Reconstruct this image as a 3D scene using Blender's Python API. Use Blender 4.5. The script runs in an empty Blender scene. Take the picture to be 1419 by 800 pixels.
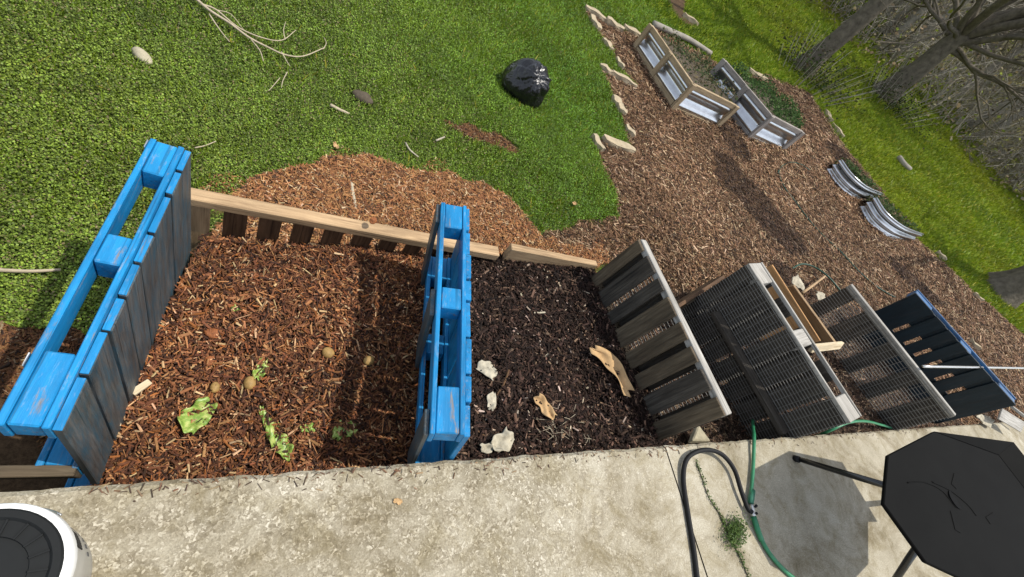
import bpy, bmesh, math, random
import numpy as np
from mathutils import Matrix, Vector
random.seed(7)
rng = np.random.default_rng(7)
sc = bpy.context.scene
COL = sc.collection
PI = math.pi

# ------------------------------------------------------------------ camera
F, HZ, CZ = 640.0, 640.0, 2.6
def cam_matrix():
    u = np.array([-0.697, 0.718])
    n = F * F / HZ
    N = u * n / np.linalg.norm(u)
    c, m = 230.0, -0.067
    a = (-F * F - N[1] * c) / (N[0] + N[1] * m)
    L = np.array([a, c + m * a])
    n3 = np.array([N[0], N[1], F]); n3 /= np.linalg.norm(n3)
    x3 = np.array([L[0], L[1], F]); x3 /= np.linalg.norm(x3)
    z3 = -n3
    y3 = np.cross(z3, x3)
    return np.stack([x3, y3, z3])
R = cam_matrix()
CAM = np.array([0.0, 0.0, CZ])
def ray(px, py): return R @ np.array([px - 709.5, py - 400.0, F])
def atz(px, py, z):
    d = ray(px, py)
    t = (z - CZ) / d[2]
    p = CAM + d * t
    return Vector((p[0], p[1], z))
def aty(px, py, y):
    d = ray(px, py)
    p = CAM + d * (y / d[1])
    return Vector(p)
def sm(x, a, b):
    t = np.clip((np.asarray(x, float) - a) / (b - a), 0, 1)
    return t * t * (3 - 2 * t)
def g(x, y):
    """height of the lawn and garden"""
    x = np.asarray(x, float); y = np.asarray(y, float)
    s = .8 * x + .6 * y
    z = .08 * np.maximum(0, s - 7) + .16 * np.maximum(0, s - 27) - .12 * np.maximum(0, s - 75)
    z = z + .40 * sm(x, 2.6, 6.0) * (1 - sm(y, 1.8, 4.5)) * (1 - sm(x, 9, 16))
    z = z + .02 * np.sin(1.7 * x + .6 * y) * np.sin(1.3 * y - .4 * x) + .012 * np.sin(4.1 * x + 1) * np.sin(3.7 * y + 2)
    return z
def atg(px, py, up=0.0):
    d = ray(px, py); d = d / np.linalg.norm(d)
    lo = 0.5; t = lo
    while t < 150:
        p = CAM + d * t
        if p[2] - up < g(p[0], p[1]):
            break
        lo = t; t += .1
    hi = t
    for _ in range(30):
        mid = .5 * (lo + hi); p = CAM + d * mid
        if p[2] - up < g(p[0], p[1]): hi = mid
        else: lo = mid
    p = CAM + d * hi
    return Vector((p[0], p[1], p[2]))
def project(P):
    c = (np.asarray(P) - CAM) @ R
    w = np.where(c[:, 2] > .05, c[:, 2], np.nan)
    return c[:, 0] / w * F + 709.5, c[:, 1] / w * F + 400
def in_view(P, mx=260, my=260):
    px, py = project(P)
    return (px > -mx) & (px < 1419 + mx) & (py > -my) & (py < 800 + my)

cd = bpy.data.cameras.new('camera')
cam = bpy.data.objects.new('camera', cd); COL.objects.link(cam)
cd.sensor_fit = 'HORIZONTAL'; cd.sensor_width = 36; cd.lens = F / 1419 * 36
cd.clip_start = .02; cd.clip_end = 2000
M3 = Matrix(((R[0, 0], -R[0, 1], -R[0, 2]), (R[1, 0], -R[1, 1], -R[1, 2]), (R[2, 0], -R[2, 1], -R[2, 2])))
cam.matrix_world = Matrix.Translation(CAM) @ M3.to_4x4()
sc.camera = cam

# ------------------------------------------------------------------ light
SUN_EL = math.radians(67)
SUN_AZ = math.radians(-16)         # measured from +X towards +Y
w = bpy.data.worlds.new('World'); sc.world = w; w.use_nodes = True
nt = w.node_tree
sky = nt.nodes.new('ShaderNodeTexSky'); sky.sky_type = 'NISHITA'; sky.sun_disc = False
sky.sun_elevation = SUN_EL; sky.sun_rotation = math.radians(90) - SUN_AZ
bg = nt.nodes['Background']; hs = nt.nodes.new('ShaderNodeHueSaturation'); hs.inputs['Saturation'].default_value = .45
nt.links.new(sky.outputs[0], hs.inputs['Color']); nt.links.new(hs.outputs[0], bg.inputs[0]); bg.inputs[1].default_value = .15
sl = bpy.data.lights.new('sun', 'SUN'); so = bpy.data.objects.new('sun', sl); COL.objects.link(so)
sl.energy = 2.6; sl.angle = math.radians(.5); sl.color = (1, .95, .86)
sd = Vector((math.cos(SUN_EL) * math.cos(SUN_AZ), math.cos(SUN_EL) * math.sin(SUN_AZ), math.sin(SUN_EL)))
so.rotation_euler = sd.to_track_quat('Z', 'Y').to_euler()
sc.view_settings.view_transform = 'Standard'; sc.view_settings.look = 'None'
sc.view_settings.exposure = .86; sc.view_settings.gamma = 1; sc.view_settings.use_curve_mapping = False

# ------------------------------------------------------------------ materials
def new_mat(name):
    m = bpy.data.materials.new(name); m.use_nodes = True
    t = m.node_tree; b = t.nodes['Principled BSDF']
    return m, t, b
def nd(t, kind, **kw):
    n = t.nodes.new(kind)
    for k, v in kw.items():
        if k.startswith('i_'): n.inputs[k[2:].replace('_', ' ')].default_value = v
        else: setattr(n, k, v)
    return n
def ramp(t, src, stops):
    r = t.nodes.new('ShaderNodeValToRGB'); e = r.color_ramp.elements
    while len(e) < len(stops): e.new(.5)
    for el, (p, c) in zip(e, stops):
        el.position = p; el.color = (*c, 1) if len(c) == 3 else c
    t.links.new(src, r.inputs[0]); return r.outputs[0]
def mix(t, fac, a, b, mode='MIX'):
    n = t.nodes.new('ShaderNodeMix'); n.data_type = 'RGBA'; n.blend_type = mode
    for s, v in ((n.inputs[0], fac), (n.inputs[6], a), (n.inputs[7], b)):
        if hasattr(v, 'is_linked'): t.links.new(v, s)
        elif isinstance(v, (int, float)): s.default_value = v
        else: s.default_value = (*v, 1)
    return n.outputs[2]
def noise(t, vec, scale, detail=4, rough=.55, dist=0):
    n = nd(t, 'ShaderNodeTexNoise'); n.inputs['Scale'].default_value = scale
    n.inputs['Detail'].default_value = detail; n.inputs['Roughness'].default_value = rough
    n.inputs['Distortion'].default_value = dist
    if vec is not None: t.links.new(vec, n.inputs['Vector'])
    return n.outputs['Fac']
def bump(t, b, h, strength=.3, dist=.005):
    n = nd(t, 'ShaderNodeBump'); n.inputs['Strength'].default_value = strength; n.inputs['Distance'].default_value = dist
    t.links.new(h, n.inputs['Height']); t.links.new(n.outputs[0], b.inputs['Normal'])
def grain_vec(t, sx, sy, sz):
    a = nd(t, 'ShaderNodeAttribute', attribute_name='gco')
    m = nd(t, 'ShaderNodeMapping'); m.inputs['Scale'].default_value = (sx, sy, sz)
    t.links.new(a.outputs['Vector'], m.inputs['Vector'])
    return m.outputs[0]
def wood(name, dark, mid, light, rough=.8, stain=.5, paint=None, wear=(.45, .62), bscale=1.0):
    """board wood with the grain along each board; optional worn coat of paint"""
    m, t, b = new_mat(name)
    gv = grain_vec(t, 2.2, 38, 38)
    n1 = noise(t, gv, 2.0, 6, .65, .6)
    c = ramp(t, n1, [(.28, dark), (.5, mid), (.75, light)])
    gv2 = grain_vec(t, 1.2, 5, 5)
    n2 = noise(t, gv2, 2.2, 4, .6)
    d2 = ramp(t, n2, [(.3, (stain, stain, stain)), (.62, (1, 1, 1))])
    c = mix(t, 1.0, c, d2, 'MULTIPLY')
    gv4 = grain_vec(t, .8, 60, 60)
    crack = ramp(t, noise(t, gv4, 1.5, 2, .5), [(.30, (.35, .33, .3)), (.37, (1, 1, 1))])
    c = mix(t, .8, c, crack, 'MULTIPLY')
    if paint:
        pv = grain_vec(t, 3.0, 16, 16)
        n3 = noise(t, pv, 2.4, 7, .7, .3)
        mask = ramp(t, n3, [(wear[0], (0, 0, 0)), (wear[1], (1, 1, 1))])
        n4 = noise(t, grain_vec(t, 4, 14, 14), 3, 5, .6)
        pc = mix(t, n4, paint[0], paint[1])
        n5 = noise(t, grain_vec(t, 5, 22, 22), 2.6, 7, .75, .5)
        pale = tuple(.35 * q + .28 for q in paint[1]) if paint[1][2] > .3 else tuple(q * 1.3 for q in paint[1])
        pc = mix(t, ramp(t, n5, [(.56, (0, 0, 0)), (.76, (.75, .75, .75))]), pc, pale)
        pc = mix(t, .55, pc, mix(t, 1.0, pc, crack, 'MULTIPLY'))
        pc = mix(t, .75, pc, ramp(t, n2, [(.32, (.42, .45, .48)), (.60, (1, 1, 1))]), 'MULTIPLY')
        c = mix(t, mask, c, pc)
        b.inputs['Roughness'].default_value = .5
    else:
        b.inputs['Roughness'].default_value = rough
    t.links.new(c, b.inputs['Base Color'])
    bump(t, b, n1, .45 * bscale, .004)
    b.inputs['Specular IOR Level'].default_value = .3
    return m
def flat(name, col, rough=.6, metal=0, nscale=30, namt=.25, bstr=.15, spec=.4, bd=.004):
    m, t, b = new_mat(name)
    tc = nd(t, 'ShaderNodeTexCoord').outputs['Object']
    n = noise(t, tc, nscale, 5, .6)
    k = ramp(t, n, [(.25, tuple(1 - namt for _ in range(3))), (.75, (1, 1, 1))])
    c = mix(t, 1.0, col, k, 'MULTIPLY')
    t.links.new(c, b.inputs['Base Color'])
    b.inputs['Roughness'].default_value = rough; b.inputs['Metallic'].default_value = metal
    b.inputs['Specular IOR Level'].default_value = spec
    bump(t, b, n, bstr, bd)
    return m
def attr_mat(name, rough=.8, nscale=60, namt=.3, spec=.25, trans=0.0):
    m, t, b = new_mat(name)
    a = nd(t, 'ShaderNodeAttribute', attribute_name='Col')
    tc = nd(t, 'ShaderNodeTexCoord').outputs['Object']
    n = noise(t, tc, nscale, 4, .6)
    k = ramp(t, n, [(.25, tuple(1 - namt for _ in range(3))), (.75, (1.0, 1.0, 1.0))])
    c = mix(t, 1.0, a.outputs['Color'], k, 'MULTIPLY')
    t.links.new(c, b.inputs['Base Color'])
    b.inputs['Roughness'].default_value = rough; b.inputs['Specular IOR Level'].default_value = spec
    if trans:
        tr = nd(t, 'ShaderNodeBsdfTranslucent'); t.links.new(c, tr.inputs[0])
        mx = nd(t, 'ShaderNodeMixShader'); mx.inputs[0].default_value = trans
        out = t.nodes['Material Output']
        t.links.new(b.outputs[0], mx.inputs[1]); t.links.new(tr.outputs[0], mx.inputs[2]); t.links.new(mx.outputs[0], out.inputs[0])
    return m

M = {}
BLUE = ((.006, .15, .36), (.012, .27, .56))
M['blue'] = wood('blue_paint_wood', (.10, .09, .08), (.22, .20, .18), (.34, .31, .28), paint=BLUE, wear=(.31, .42), stain=.7)
M['blueworn'] = wood('worn_blue_wood', (.045, .048, .048), (.085, .09, .09), (.14, .145, .145), paint=((.012, .065, .10), (.02, .10, .15)), wear=(.44, .72), stain=.5)
M['bluedark'] = wood('dark_blue_wood', (.01, .012, .015), (.016, .02, .025), (.03, .035, .04), paint=((.004, .014, .02), (.008, .018, .026)), wear=(.3, .5))
M['bluefade'] = wood('faded_blue_wood', (.12, .12, .12), (.22, .22, .22), (.3, .3, .3), paint=((.015, .09, .24), (.03, .15, .34)), wear=(.3, .55))
M['grey'] = wood('weathered_grey_wood', (.05, .035, .02), (.10, .074, .045), (.16, .125, .08), stain=.5)
M['greydark'] = wood('dark_weathered_wood', (.028, .022, .016), (.06, .05, .038), (.11, .095, .075), stain=.5)
M['greypale'] = wood('pale_weathered_wood', (.20, .185, .16), (.36, .34, .30), (.52, .50, .46), stain=.65)
M['tan'] = wood('tan_pine_wood', (.22, .14, .075), (.40, .27, .15), (.52, .37, .21), stain=.6)
M['brown'] = wood('brown_slat_wood', (.05, .026, .012), (.11, .06, .03), (.17, .10, .055), stain=.5)
M['pine'] = wood('pale_pine_wood', (.42, .32, .19), (.60, .49, .32), (.70, .60, .43), stain=.75)
M['orange'] = wood('orange_plywood', (.34, .17, .065), (.50, .27, .11), (.62, .37, .17), stain=.7)
M['bed'] = wood('raised_bed_wood', (.22, .16, .09), (.36, .27, .16), (.48, .37, .23), stain=.7)
M['bedgrey'] = wood('grey_bed_wood', (.16, .14, .12), (.28, .25, .22), (.40, .37, .33), stain=.7)
M['bark'] = flat('tree_bark', (.17, .145, .11), .95, 0, 9, .6, .8, .1, .03)
M['barkwood'] = flat('woodland_bark', (.42, .38, .31), .95, 0, 6, .5, .5, .1, .03)
M['palebark'] = flat('pale_bark', (.33, .30, .25), .95, 0, 6, .4, .4, .1)
M['black'] = flat('black_coated_metal', (.005, .005, .0045), .75, .0, 5, .5, .05, .06)
M['blacktube'] = flat('black_gloss_metal', (.012, .012, .012), .25, .0, 10, .2, .02, .6)
M['rubber'] = flat('black_rubber', (.006, .006, .0065), .65, 0, 40, .3, .1, .25)
M['green_hose'] = flat('green_hose_rubber', (.025, .20, .085), .4, 0, 25, .35, .1, .5)
M['green_dark'] = flat('dark_green_hose_rubber', (.02, .07, .045), .5, 0, 25, .35, .1, .4)
M['coupling'] = flat('green_coupling_plastic', (.03, .16, .09), .45, 0, 25, .3, .1, .4)
M['metal'] = flat('brushed_metal', (.62, .61, .58), .35, .9, 30, .2, .05)
M['galv'] = flat('galvanised_sheet', (.66, .67, .67), .28, .95, 8, .25, .04)
M['wire'] = flat('weathered_wire', (.20, .19, .17), .7, .1, 20, .4, .05, .3)
M['bag'] = None
M['lid'] = flat('black_lid_plastic', (.011, .012, .012), .6, 0, 60, .15, .03, .15)
M['white'] = flat('white_plastic', (.80, .80, .78), .4, 0, 20, .06, .02, .4)
M['frost'] = flat('translucent_bucket_plastic', (.50, .49, .45), .35, 0, 14, .25, .03, .4)
M['ink'] = flat('dark_print', (.06, .06, .06), .6, 0, 10, .1, 0)
M['stone'] = flat('limestone', (.44, .36, .24), .9, 0, 14, .4, .5, .2, .02)
M['rock'] = flat('pale_rock', (.44, .39, .27), .9, 0, 22, .45, .5, .2, .01)
M['paper'] = flat('dirty_paper', (.50, .45, .34), .9, 0, 30, .6, .3, .1, .006)
M['card'] = flat('damp_cardboard', (.52, .34, .17), .9, 0, 16, .4, .3, .1, .006)
M['potato'] = flat('potato_skin', (.40, .25, .085), .6, 0, 40, .55, .3, .3)
M['tomato'] = flat('orange_pulp', (.36, .12, .035), .7, 0, 55, .75, .6, .4, .01)
M['twig'] = flat('pale_twig', (.45, .38, .27), .9, 0, 20, .35, .3, .1)
M['browntwig'] = flat('brown_twig', (.13, .075, .04), .9, 0, 20, .35, .3, .1)
M['turf'] = flat('dry_clod', (.11, .09, .065), .95, 0, 25, .5, .6, .1, .01)
M['chips'] = attr_mat('wood_chips', .8, 70, .35, .25)
M['darkchips'] = attr_mat('dark_compost', .75, 70, .35, .14)
M['leaf'] = attr_mat('ground_cover_leaf', .5, 30, .2, .28, .3)
M['dullleaf'] = attr_mat('dull_leaf', .8, 30, .3, .08, .25)
M['blade'] = attr_mat('grass_blade', .55, 8, .25, .3, .3)

def lettuce_mat():
    m, t, b = new_mat('lettuce_leaf')
    tc = nd(t, 'ShaderNodeTexCoord').outputs['Object']
    n = noise(t, tc, 40, 4, .6, .5)
    c = ramp(t, n, [(.28, (.08, .15, .025)), (.5, (.22, .33, .06)), (.64, (.38, .42, .12)), (.78, (.52, .50, .25))])
    t.links.new(c, b.inputs['Base Color']); b.inputs['Roughness'].default_value = .4
    bump(t, b, n, .4, .006); return m
M['lettuce'] = lettuce_mat()
def bag_mat():
    m, t, b = new_mat('black_bin_liner')
    tc = nd(t, 'ShaderNodeTexCoord').outputs['Object']
    n = noise(t, tc, 7, 3, .5, 2.0)
    b.inputs['Base Color'].default_value = (.010, .010, .011, 1); b.inputs['Roughness'].default_value = .22
    b.inputs['Specular IOR Level'].default_value = .5
    bump(t, b, n, .6, .03); return m
M['bag'] = bag_mat()
def concrete_mat():
    m, t, b = new_mat('patio_concrete')
    tc = nd(t, 'ShaderNodeTexCoord').outputs['Object']
    sx = nd(t, 'ShaderNodeSeparateXYZ'); t.links.new(tc, sx.inputs[0])
    coarse = ramp(t, sx.outputs[0], [(0.0, (1, 1, 1)), (1.0, (0, 0, 0))])
    mr = nd(t, 'ShaderNodeMapRange'); mr.inputs['From Min'].default_value = 1.2; mr.inputs['From Max'].default_value = 2.3
    mr.inputs['To Min'].default_value = 1; mr.inputs['To Max'].default_value = .25
    t.links.new(sx.outputs[0], mr.inputs['Value'])
    big = noise(t, tc, 2.2, 5, .6, .4)
    base = ramp(t, big, [(.3, (.265, .235, .17)), (.5, (.365, .33, .25)), (.7, (.46, .425, .34))])
    v = nd(t, 'ShaderNodeTexVoronoi'); v.inputs['Scale'].default_value = 120
    wn = nd(t, 'ShaderNodeTexNoise'); wn.inputs['Scale'].default_value = 60; wn.inputs['Detail'].default_value = 3; t.links.new(tc, wn.inputs['Vector'])
    wv = nd(t, 'ShaderNodeVectorMath', operation='MULTIPLY_ADD'); wv.inputs[1].default_value = (.03, .03, .03); t.links.new(wn.outputs['Color'], wv.inputs[0]); t.links.new(tc, wv.inputs[2]); t.links.new(wv.outputs[0], v.inputs['Vector'])
    v.inputs['Randomness'].default_value = 1
    cell = nd(t, 'ShaderNodeSeparateColor'); t.links.new(v.outputs['Color'], cell.inputs[0])
    peb = ramp(t, cell.outputs[0], [(.0, (.12, .095, .06)), (.45, (.235, .20, .14)), (.75, (.38, .34, .26)), (1, (.70, .65, .54))])
    nmask = ramp(t, noise(t, tc, 16, 5, .7), [(.36, (.08, .08, .08)), (.60, (.62, .62, .62))])
    mm = nd(t, 'ShaderNodeMath', operation='MULTIPLY'); t.links.new(mr.outputs[0], mm.inputs[0])
    sc_ = nd(t, 'ShaderNodeSeparateColor'); t.links.new(nmask, sc_.inputs[0]); t.links.new(sc_.outputs[0], mm.inputs[1])
    c = mix(t, mm.outputs[0], base, peb)
    fine = ramp(t, noise(t, tc, 160, 3, .7), [(.3, (.62, .6, .56)), (.65, (1.08, 1.08, 1.08))])
    c = mix(t, .8, c, fine, 'MULTIPLY')
    st = ramp(t, noise(t, tc, 1.3, 6, .7, 1.5), [(.34, (.62, .58, .5)), (.5, (1, 1, 1))])
    c = mix(t, .95, c, st, 'MULTIPLY')
    st2 = ramp(t, noise(t, tc, 7, 5, .75, .8), [(.36, (.7, .66, .55)), (.55, (1, 1, 1))])
    c = mix(t, .8, c, st2, 'MULTIPLY')
    t.links.new(c, b.inputs['Base Color']); b.inputs['Roughness'].default_value = .9
    b.inputs['Specular IOR Level'].default_value = .25
    hn = mix(t, .5, v.outputs['Distance'], noise(t, tc, 120, 4, .7))
    bump(t, b, hn, .5, .006)
    return m
M['concrete'] = concrete_mat()
def ground_mat():
    m, t, b = new_mat('soil_and_turf')
    a = nd(t, 'ShaderNodeAttribute', attribute_name='Col')
    tc = nd(t, 'ShaderNodeTexCoord').outputs['Object']
    n1 = ramp(t, noise(t, tc, 45, 6, .75), [(.3, (.35, .35, .35)), (.7, (1.25, 1.25, 1.25))])
    n2 = ramp(t, noise(t, tc, 1.1, 5, .65), [(.3, (.7, .72, .7)), (.7, (1.15, 1.12, 1.0))])
    c = mix(t, 1.0, a.outputs['Color'], n1, 'MULTIPLY'); c = mix(t, 1.0, c, n2, 'MULTIPLY')
    t.links.new(c, b.inputs['Base Color']); b.inputs['Roughness'].default_value = .95
    b.inputs['Specular IOR Level'].default_value = .1
    bump(t, b, noise(t, tc, 40, 6, .75), .8, .02)
    return m
M['ground'] = ground_mat()

# ------------------------------------------------------------------ mesh helpers
class MB:
    def __init__(s): s.v = []; s.f = []; s.gc = []
    def add(s, vs, fs, gcs=None):
        o = len(s.v); s.v += [tuple(p) for p in vs]; s.f += [tuple(i + o for i in f) for f in fs]
        s.gc += gcs if gcs else [tuple(p) for p in vs]
        return s
    def box(s, lo, hi, jit=0.0, mat=None, skew=0.0):
        lo = Vector(lo); hi = Vector(hi)
        d = hi - lo; ax = sorted(range(3), key=lambda i: -d[i])
        off = [random.uniform(0, 40) for _ in range(3)]
        vs = []; gc = []
        for i in range(8):
            p = Vector([(hi if (i >> k) & 1 else lo)[k] for k in range(3)])
            q = (p[ax[0]] + off[0], p[ax[1]] + off[1], p[ax[2]] + off[2])
            p += Vector([random.uniform(-jit, jit) for _ in range(3)])
            if mat: p = mat @ p
            vs.append(p); gc.append(q)
        fs = [(0, 2, 3, 1), (4, 5, 7, 6), (0, 1, 5, 4), (2, 6, 7, 3), (0, 4, 6, 2), (1, 3, 7, 5)]
        return s.add(vs, fs, gc)
    def tube(s, pts, rad, n=8, cap=True):
        pts = [Vector(p) for p in pts]
        if not hasattr(rad, '__len__'): rad = [rad] * len(pts)
        o = len(s.v); prev = None; L = 0; off = random.uniform(0, 30)
        for i, p in enumerate(pts):
            a = pts[max(i - 1, 0)]; b = pts[min(i + 1, len(pts) - 1)]
            d = (b - a).normalized() if (b - a).length > 1e-9 else Vector((0, 0, 1))
            if prev is None:
                r = Vector((0, 0, 1)) if abs(d.z) < .9 else Vector((1, 0, 0))
                u = d.cross(r).normalized()
            else:
                u = (prev - d * prev.dot(d)).normalized()
            prev = u; v = d.cross(u)
            if i: L += (p - pts[i - 1]).length
            for k in range(n):
                t = 2 * PI * k / n
                s.v.append(tuple(p + (u * math.cos(t) + v * math.sin(t)) * rad[i]))
                s.gc.append((L + off, rad[i] * math.cos(t), rad[i] * math.sin(t)))
        for i in range(len(pts) - 1):
            for k in range(n):
                a = o + i * n + k; b = o + i * n + (k + 1) % n
                s.f.append((a, b, b + n, a + n))
        if cap:
            s.f.append(tuple(o + k for k in reversed(range(n))))
            s.f.append(tuple(o + (len(pts) - 1) * n + k for k in range(n)))
        return s
    def build(s, name, mat, parent=None, bevel=0, smooth=False, solid=0):
        me = bpy.data.meshes.new(name); me.from_pydata(s.v, [], s.f); me.update()
        at = me.attributes.new('gco', 'FLOAT_VECTOR', 'POINT')
        at.data.foreach_set('vector', np.array(s.gc, dtype=np.float32).ravel())
        me.materials.append(mat)
        if smooth: me.polygons.foreach_set('use_smooth', [True] * len(me.polygons))
        o = bpy.data.objects.new(name, me); COL.objects.link(o)
        if parent: o.parent = parent
        if solid:
            md = o.modifiers.new('solid', 'SOLIDIFY'); md.thickness = solid
        if bevel:
            md = o.modifiers.new('bevel', 'BEVEL'); md.width = bevel; md.segments = 1; md.limit_method = 'ANGLE'
        return o
def tag(o, label=None, cat=None, group=None, kind=None):
    if label: o['label'] = label
    if cat: o['category'] = cat
    if group: o['group'] = group
    if kind: o['kind'] = kind
    return o
def thing(name, label, cat, loc=(0, 0, 0), mat3=None, group=None):
    o = bpy.data.objects.new(name, None); COL.objects.link(o); o.empty_display_size = .1
    m = Matrix.Translation(Vector(loc))
    if mat3 is not None: m = m @ mat3.to_4x4()
    o.matrix_world = m
    return tag(o, label, cat, group)
def place(o, loc, rz=0, rx=0, ry=0, s=1):
    o.location = loc; o.rotation_euler = (rx, ry, rz); o.scale = (s, s, s)
    return o
def raw_mesh(name, V, Fq, colr, mat, n):
    """numpy arrays -> mesh; Fq (m, n) faces"""
    me = bpy.data.meshes.new(name)
    me.vertices.add(len(V)); me.vertices.foreach_set('co', V.astype(np.float32).ravel())
    m = len(Fq); me.loops.add(m * n); me.polygons.add(m)
    me.loops.foreach_set('vertex_index', Fq.astype(np.int32).ravel())
    me.polygons.foreach_set('loop_start', np.arange(0, m * n, n, dtype=np.int32))
    me.polygons.foreach_set('loop_total', np.full(m, n, dtype=np.int32))
    me.update(calc_edges=True)
    at = me.attributes.new('Col', 'FLOAT_COLOR', 'POINT')
    c4 = np.ones((len(V), 4), np.float32); c4[:, :3] = colr
    at.data.foreach_set('color', c4.ravel())
    me.materials.append(mat); me.validate()
    o = bpy.data.objects.new(name, me); COL.objects.link(o)
    return o
def crspline(pts, k=8):
    pts = [Vector(p) for p in pts]; P = [pts[0] * 2 - pts[1]] + pts + [pts[-1] * 2 - pts[-2]]
    out = []
    for i in range(1, len(P) - 2):
        a, b, c, d = P[i - 1:i + 3]
        for j in range(k):
            t = j / k
            out.append(.5 * ((2 * b) + (c - a) * t + (2 * a - 5 * b + 4 * c - d) * t * t + (3 * b - a - 3 * c + d) * t ** 3))
    out.append(pts[-1]); return out
def inpoly(x, y, poly):
    c = np.zeros(len(x), bool); n = len(poly)
    for i in range(n):
        x1, y1 = poly[i][:2]; x2, y2 = poly[(i + 1) % n][:2]
        if y1 == y2: continue
        k = ((y1 > y) != (y2 > y)) & (x < (x2 - x1) * (y - y1) / (y2 - y1) + x1)
        c ^= k
    return c
def vnoise(x, y, s, seed=0):
    r = np.random.default_rng(seed); out = 0
    for k in range(5):
        a = r.uniform(0, 2 * PI); f = s * r.uniform(.6, 1.8)
        out = out + np.sin(f * (x * math.cos(a) + y * math.sin(a)) + r.uniform(0, 6))
    return out / 5

# ------------------------------------------------------------------ scatter: chips and leaves
def chips(P, L, W, Hh, yaw, pitch, colr):
    n = len(P)
    e = np.stack([np.cos(yaw) * np.cos(pitch), np.sin(yaw) * np.cos(pitch), np.sin(pitch)], 1)
    s_ = np.stack([-np.sin(yaw), np.cos(yaw), rng.normal(0, .35, n)], 1)
    s_ /= np.linalg.norm(s_, axis=1)[:, None]
    u = np.cross(e, s_); u *= np.sign(u[:, 2:3] + 1e-9)
    V = np.empty((n, 6, 3))
    for q, sg in ((0, -1), (3, 1)):
        tp = rng.uniform(.35, 1.0, n)[:, None]
        c = P + e * (sg * L / 2)[:, None]
        V[:, q] = c - s_ * W[:, None] / 2 * tp
        V[:, q + 1] = c + u * Hh[:, None] * tp + s_ * (W * rng.uniform(-.3, .3, n))[:, None]
        V[:, q + 2] = c + s_ * W[:, None] / 2 * tp
    Fq = np.array([[0, 3, 4, 1], [1, 4, 5, 2]])[None] + (np.arange(n) * 6)[:, None, None]
    return V.reshape(-1, 3), Fq.reshape(-1, 4), np.repeat(colr, 6, axis=0)
def pick(n, pal, wts, var=.25):
    pal = np.array(pal); i = rng.choice(len(pal), n, p=np.array(wts) / sum(wts))
    return np.clip(pal[i] * rng.uniform(1 - var, 1 + var, (n, 1)) * rng.uniform(.93, 1.07, (n, 3)), 0.003, .9)
def leaves(P, size, colr, tilt=.6, aspect=.8):
    n = len(P); yaw = rng.uniform(0, 2 * PI, n)
    up = np.stack([rng.normal(0, tilt, n), rng.normal(0, tilt, n), np.ones(n)], 1); up /= np.linalg.norm(up, axis=1)[:, None]
    a = np.stack([np.cos(yaw), np.sin(yaw), np.zeros(n)], 1)
    a -= up * (a * up).sum(1)[:, None]; a /= np.linalg.norm(a, axis=1)[:, None]
    b = np.cross(up, a); s_ = size[:, None]
    V = np.stack([P - a * s_ * .5, P + b * s_ * .5 * aspect + a * s_ * .1, P + a * s_ * .5, P - b * s_ * .5 * aspect + a * s_ * .1], 1)
    return V.reshape(-1, 3), np.arange(n * 4).reshape(-1, 4), np.repeat(colr, 4, axis=0)
def blades(P, hgt, wid, colr, lean=.5):
    n = len(P); yaw = rng.uniform(0, 2 * PI, n)
    a = np.stack([np.cos(yaw), np.sin(yaw), np.zeros(n)], 1) * wid[:, None]
    tip = P + np.stack([rng.normal(0, lean, n) * hgt, rng.normal(0, lean, n) * hgt, hgt], 1)
    V = np.stack([P - a, P + a, tip], 1)
    return V.reshape(-1, 3), np.arange(n * 3).reshape(-1, 3), np.repeat(colr, 3, axis=0)

# ------------------------------------------------------------------ ground regions (garden, wood chip pile, soil)
def gp(px): return [atg(*p) for p in px]
GARDEN = gp([(808, 12), (822, 40), (846, 66), (858, 96), (882, 120), (830, 96), (852, 140), (864, 180), (876, 210), (822, 194), (832, 228), (850, 264),
             (856, 302), (800, 310), (742, 334), (770, 352), (835, 362), (880, 420), (1300, 610), (1419, 600), (1460, 505), (1419, 466), (1352, 410), (1300, 358),
             (1262, 322), (1218, 262), (1178, 214), (1150, 176), (1122, 130), (1062, 104), (1030, 108), (962, 70), (905, 36), (880, 50), (845, 34)])
PILE = gp([(300, 292), (345, 262), (400, 240), (470, 222), (525, 226), (560, 243), (610, 246), (690, 272), (730, 310), (748, 338), (835, 352), (838, 375), (640, 350), (400, 310)])
STRIP = gp([(610, 168), (650, 176), (700, 192), (722, 208), (716, 216), (680, 204), (640, 190)])
SOIL = gp([(-120, 440), (0, 452), (110, 458), (150, 480), (160, 640), (60, 720), (-150, 720), (-260, 560)])
FARDIRT = gp([(918, -12), (950, -12), (948, 24), (966, 36), (950, 34), (936, 20)])
BEHIND = [(-.22, 1.74), (2.35, 1.74), (2.35, 2.25), (1.2, 2.15), (-.02, 2.1)]
def zone(x, y):
    j = .05
    xx = x + j * vnoise(x, y, 14, 3); yy = y + j * vnoise(x, y, 15, 4)
    z = np.zeros(len(x), int)
    z[inpoly(xx, yy, GARDEN)] = 1
    z[inpoly(xx, yy, PILE) | inpoly(xx, yy, BEHIND)] = 2
    z[inpoly(xx, yy, STRIP) | inpoly(xx, yy, FARDIRT)] = 3
    z[inpoly(xx, yy, SOIL)] = 4
    return z
S_ = lambda x, y: .8 * x + .6 * y

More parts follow.
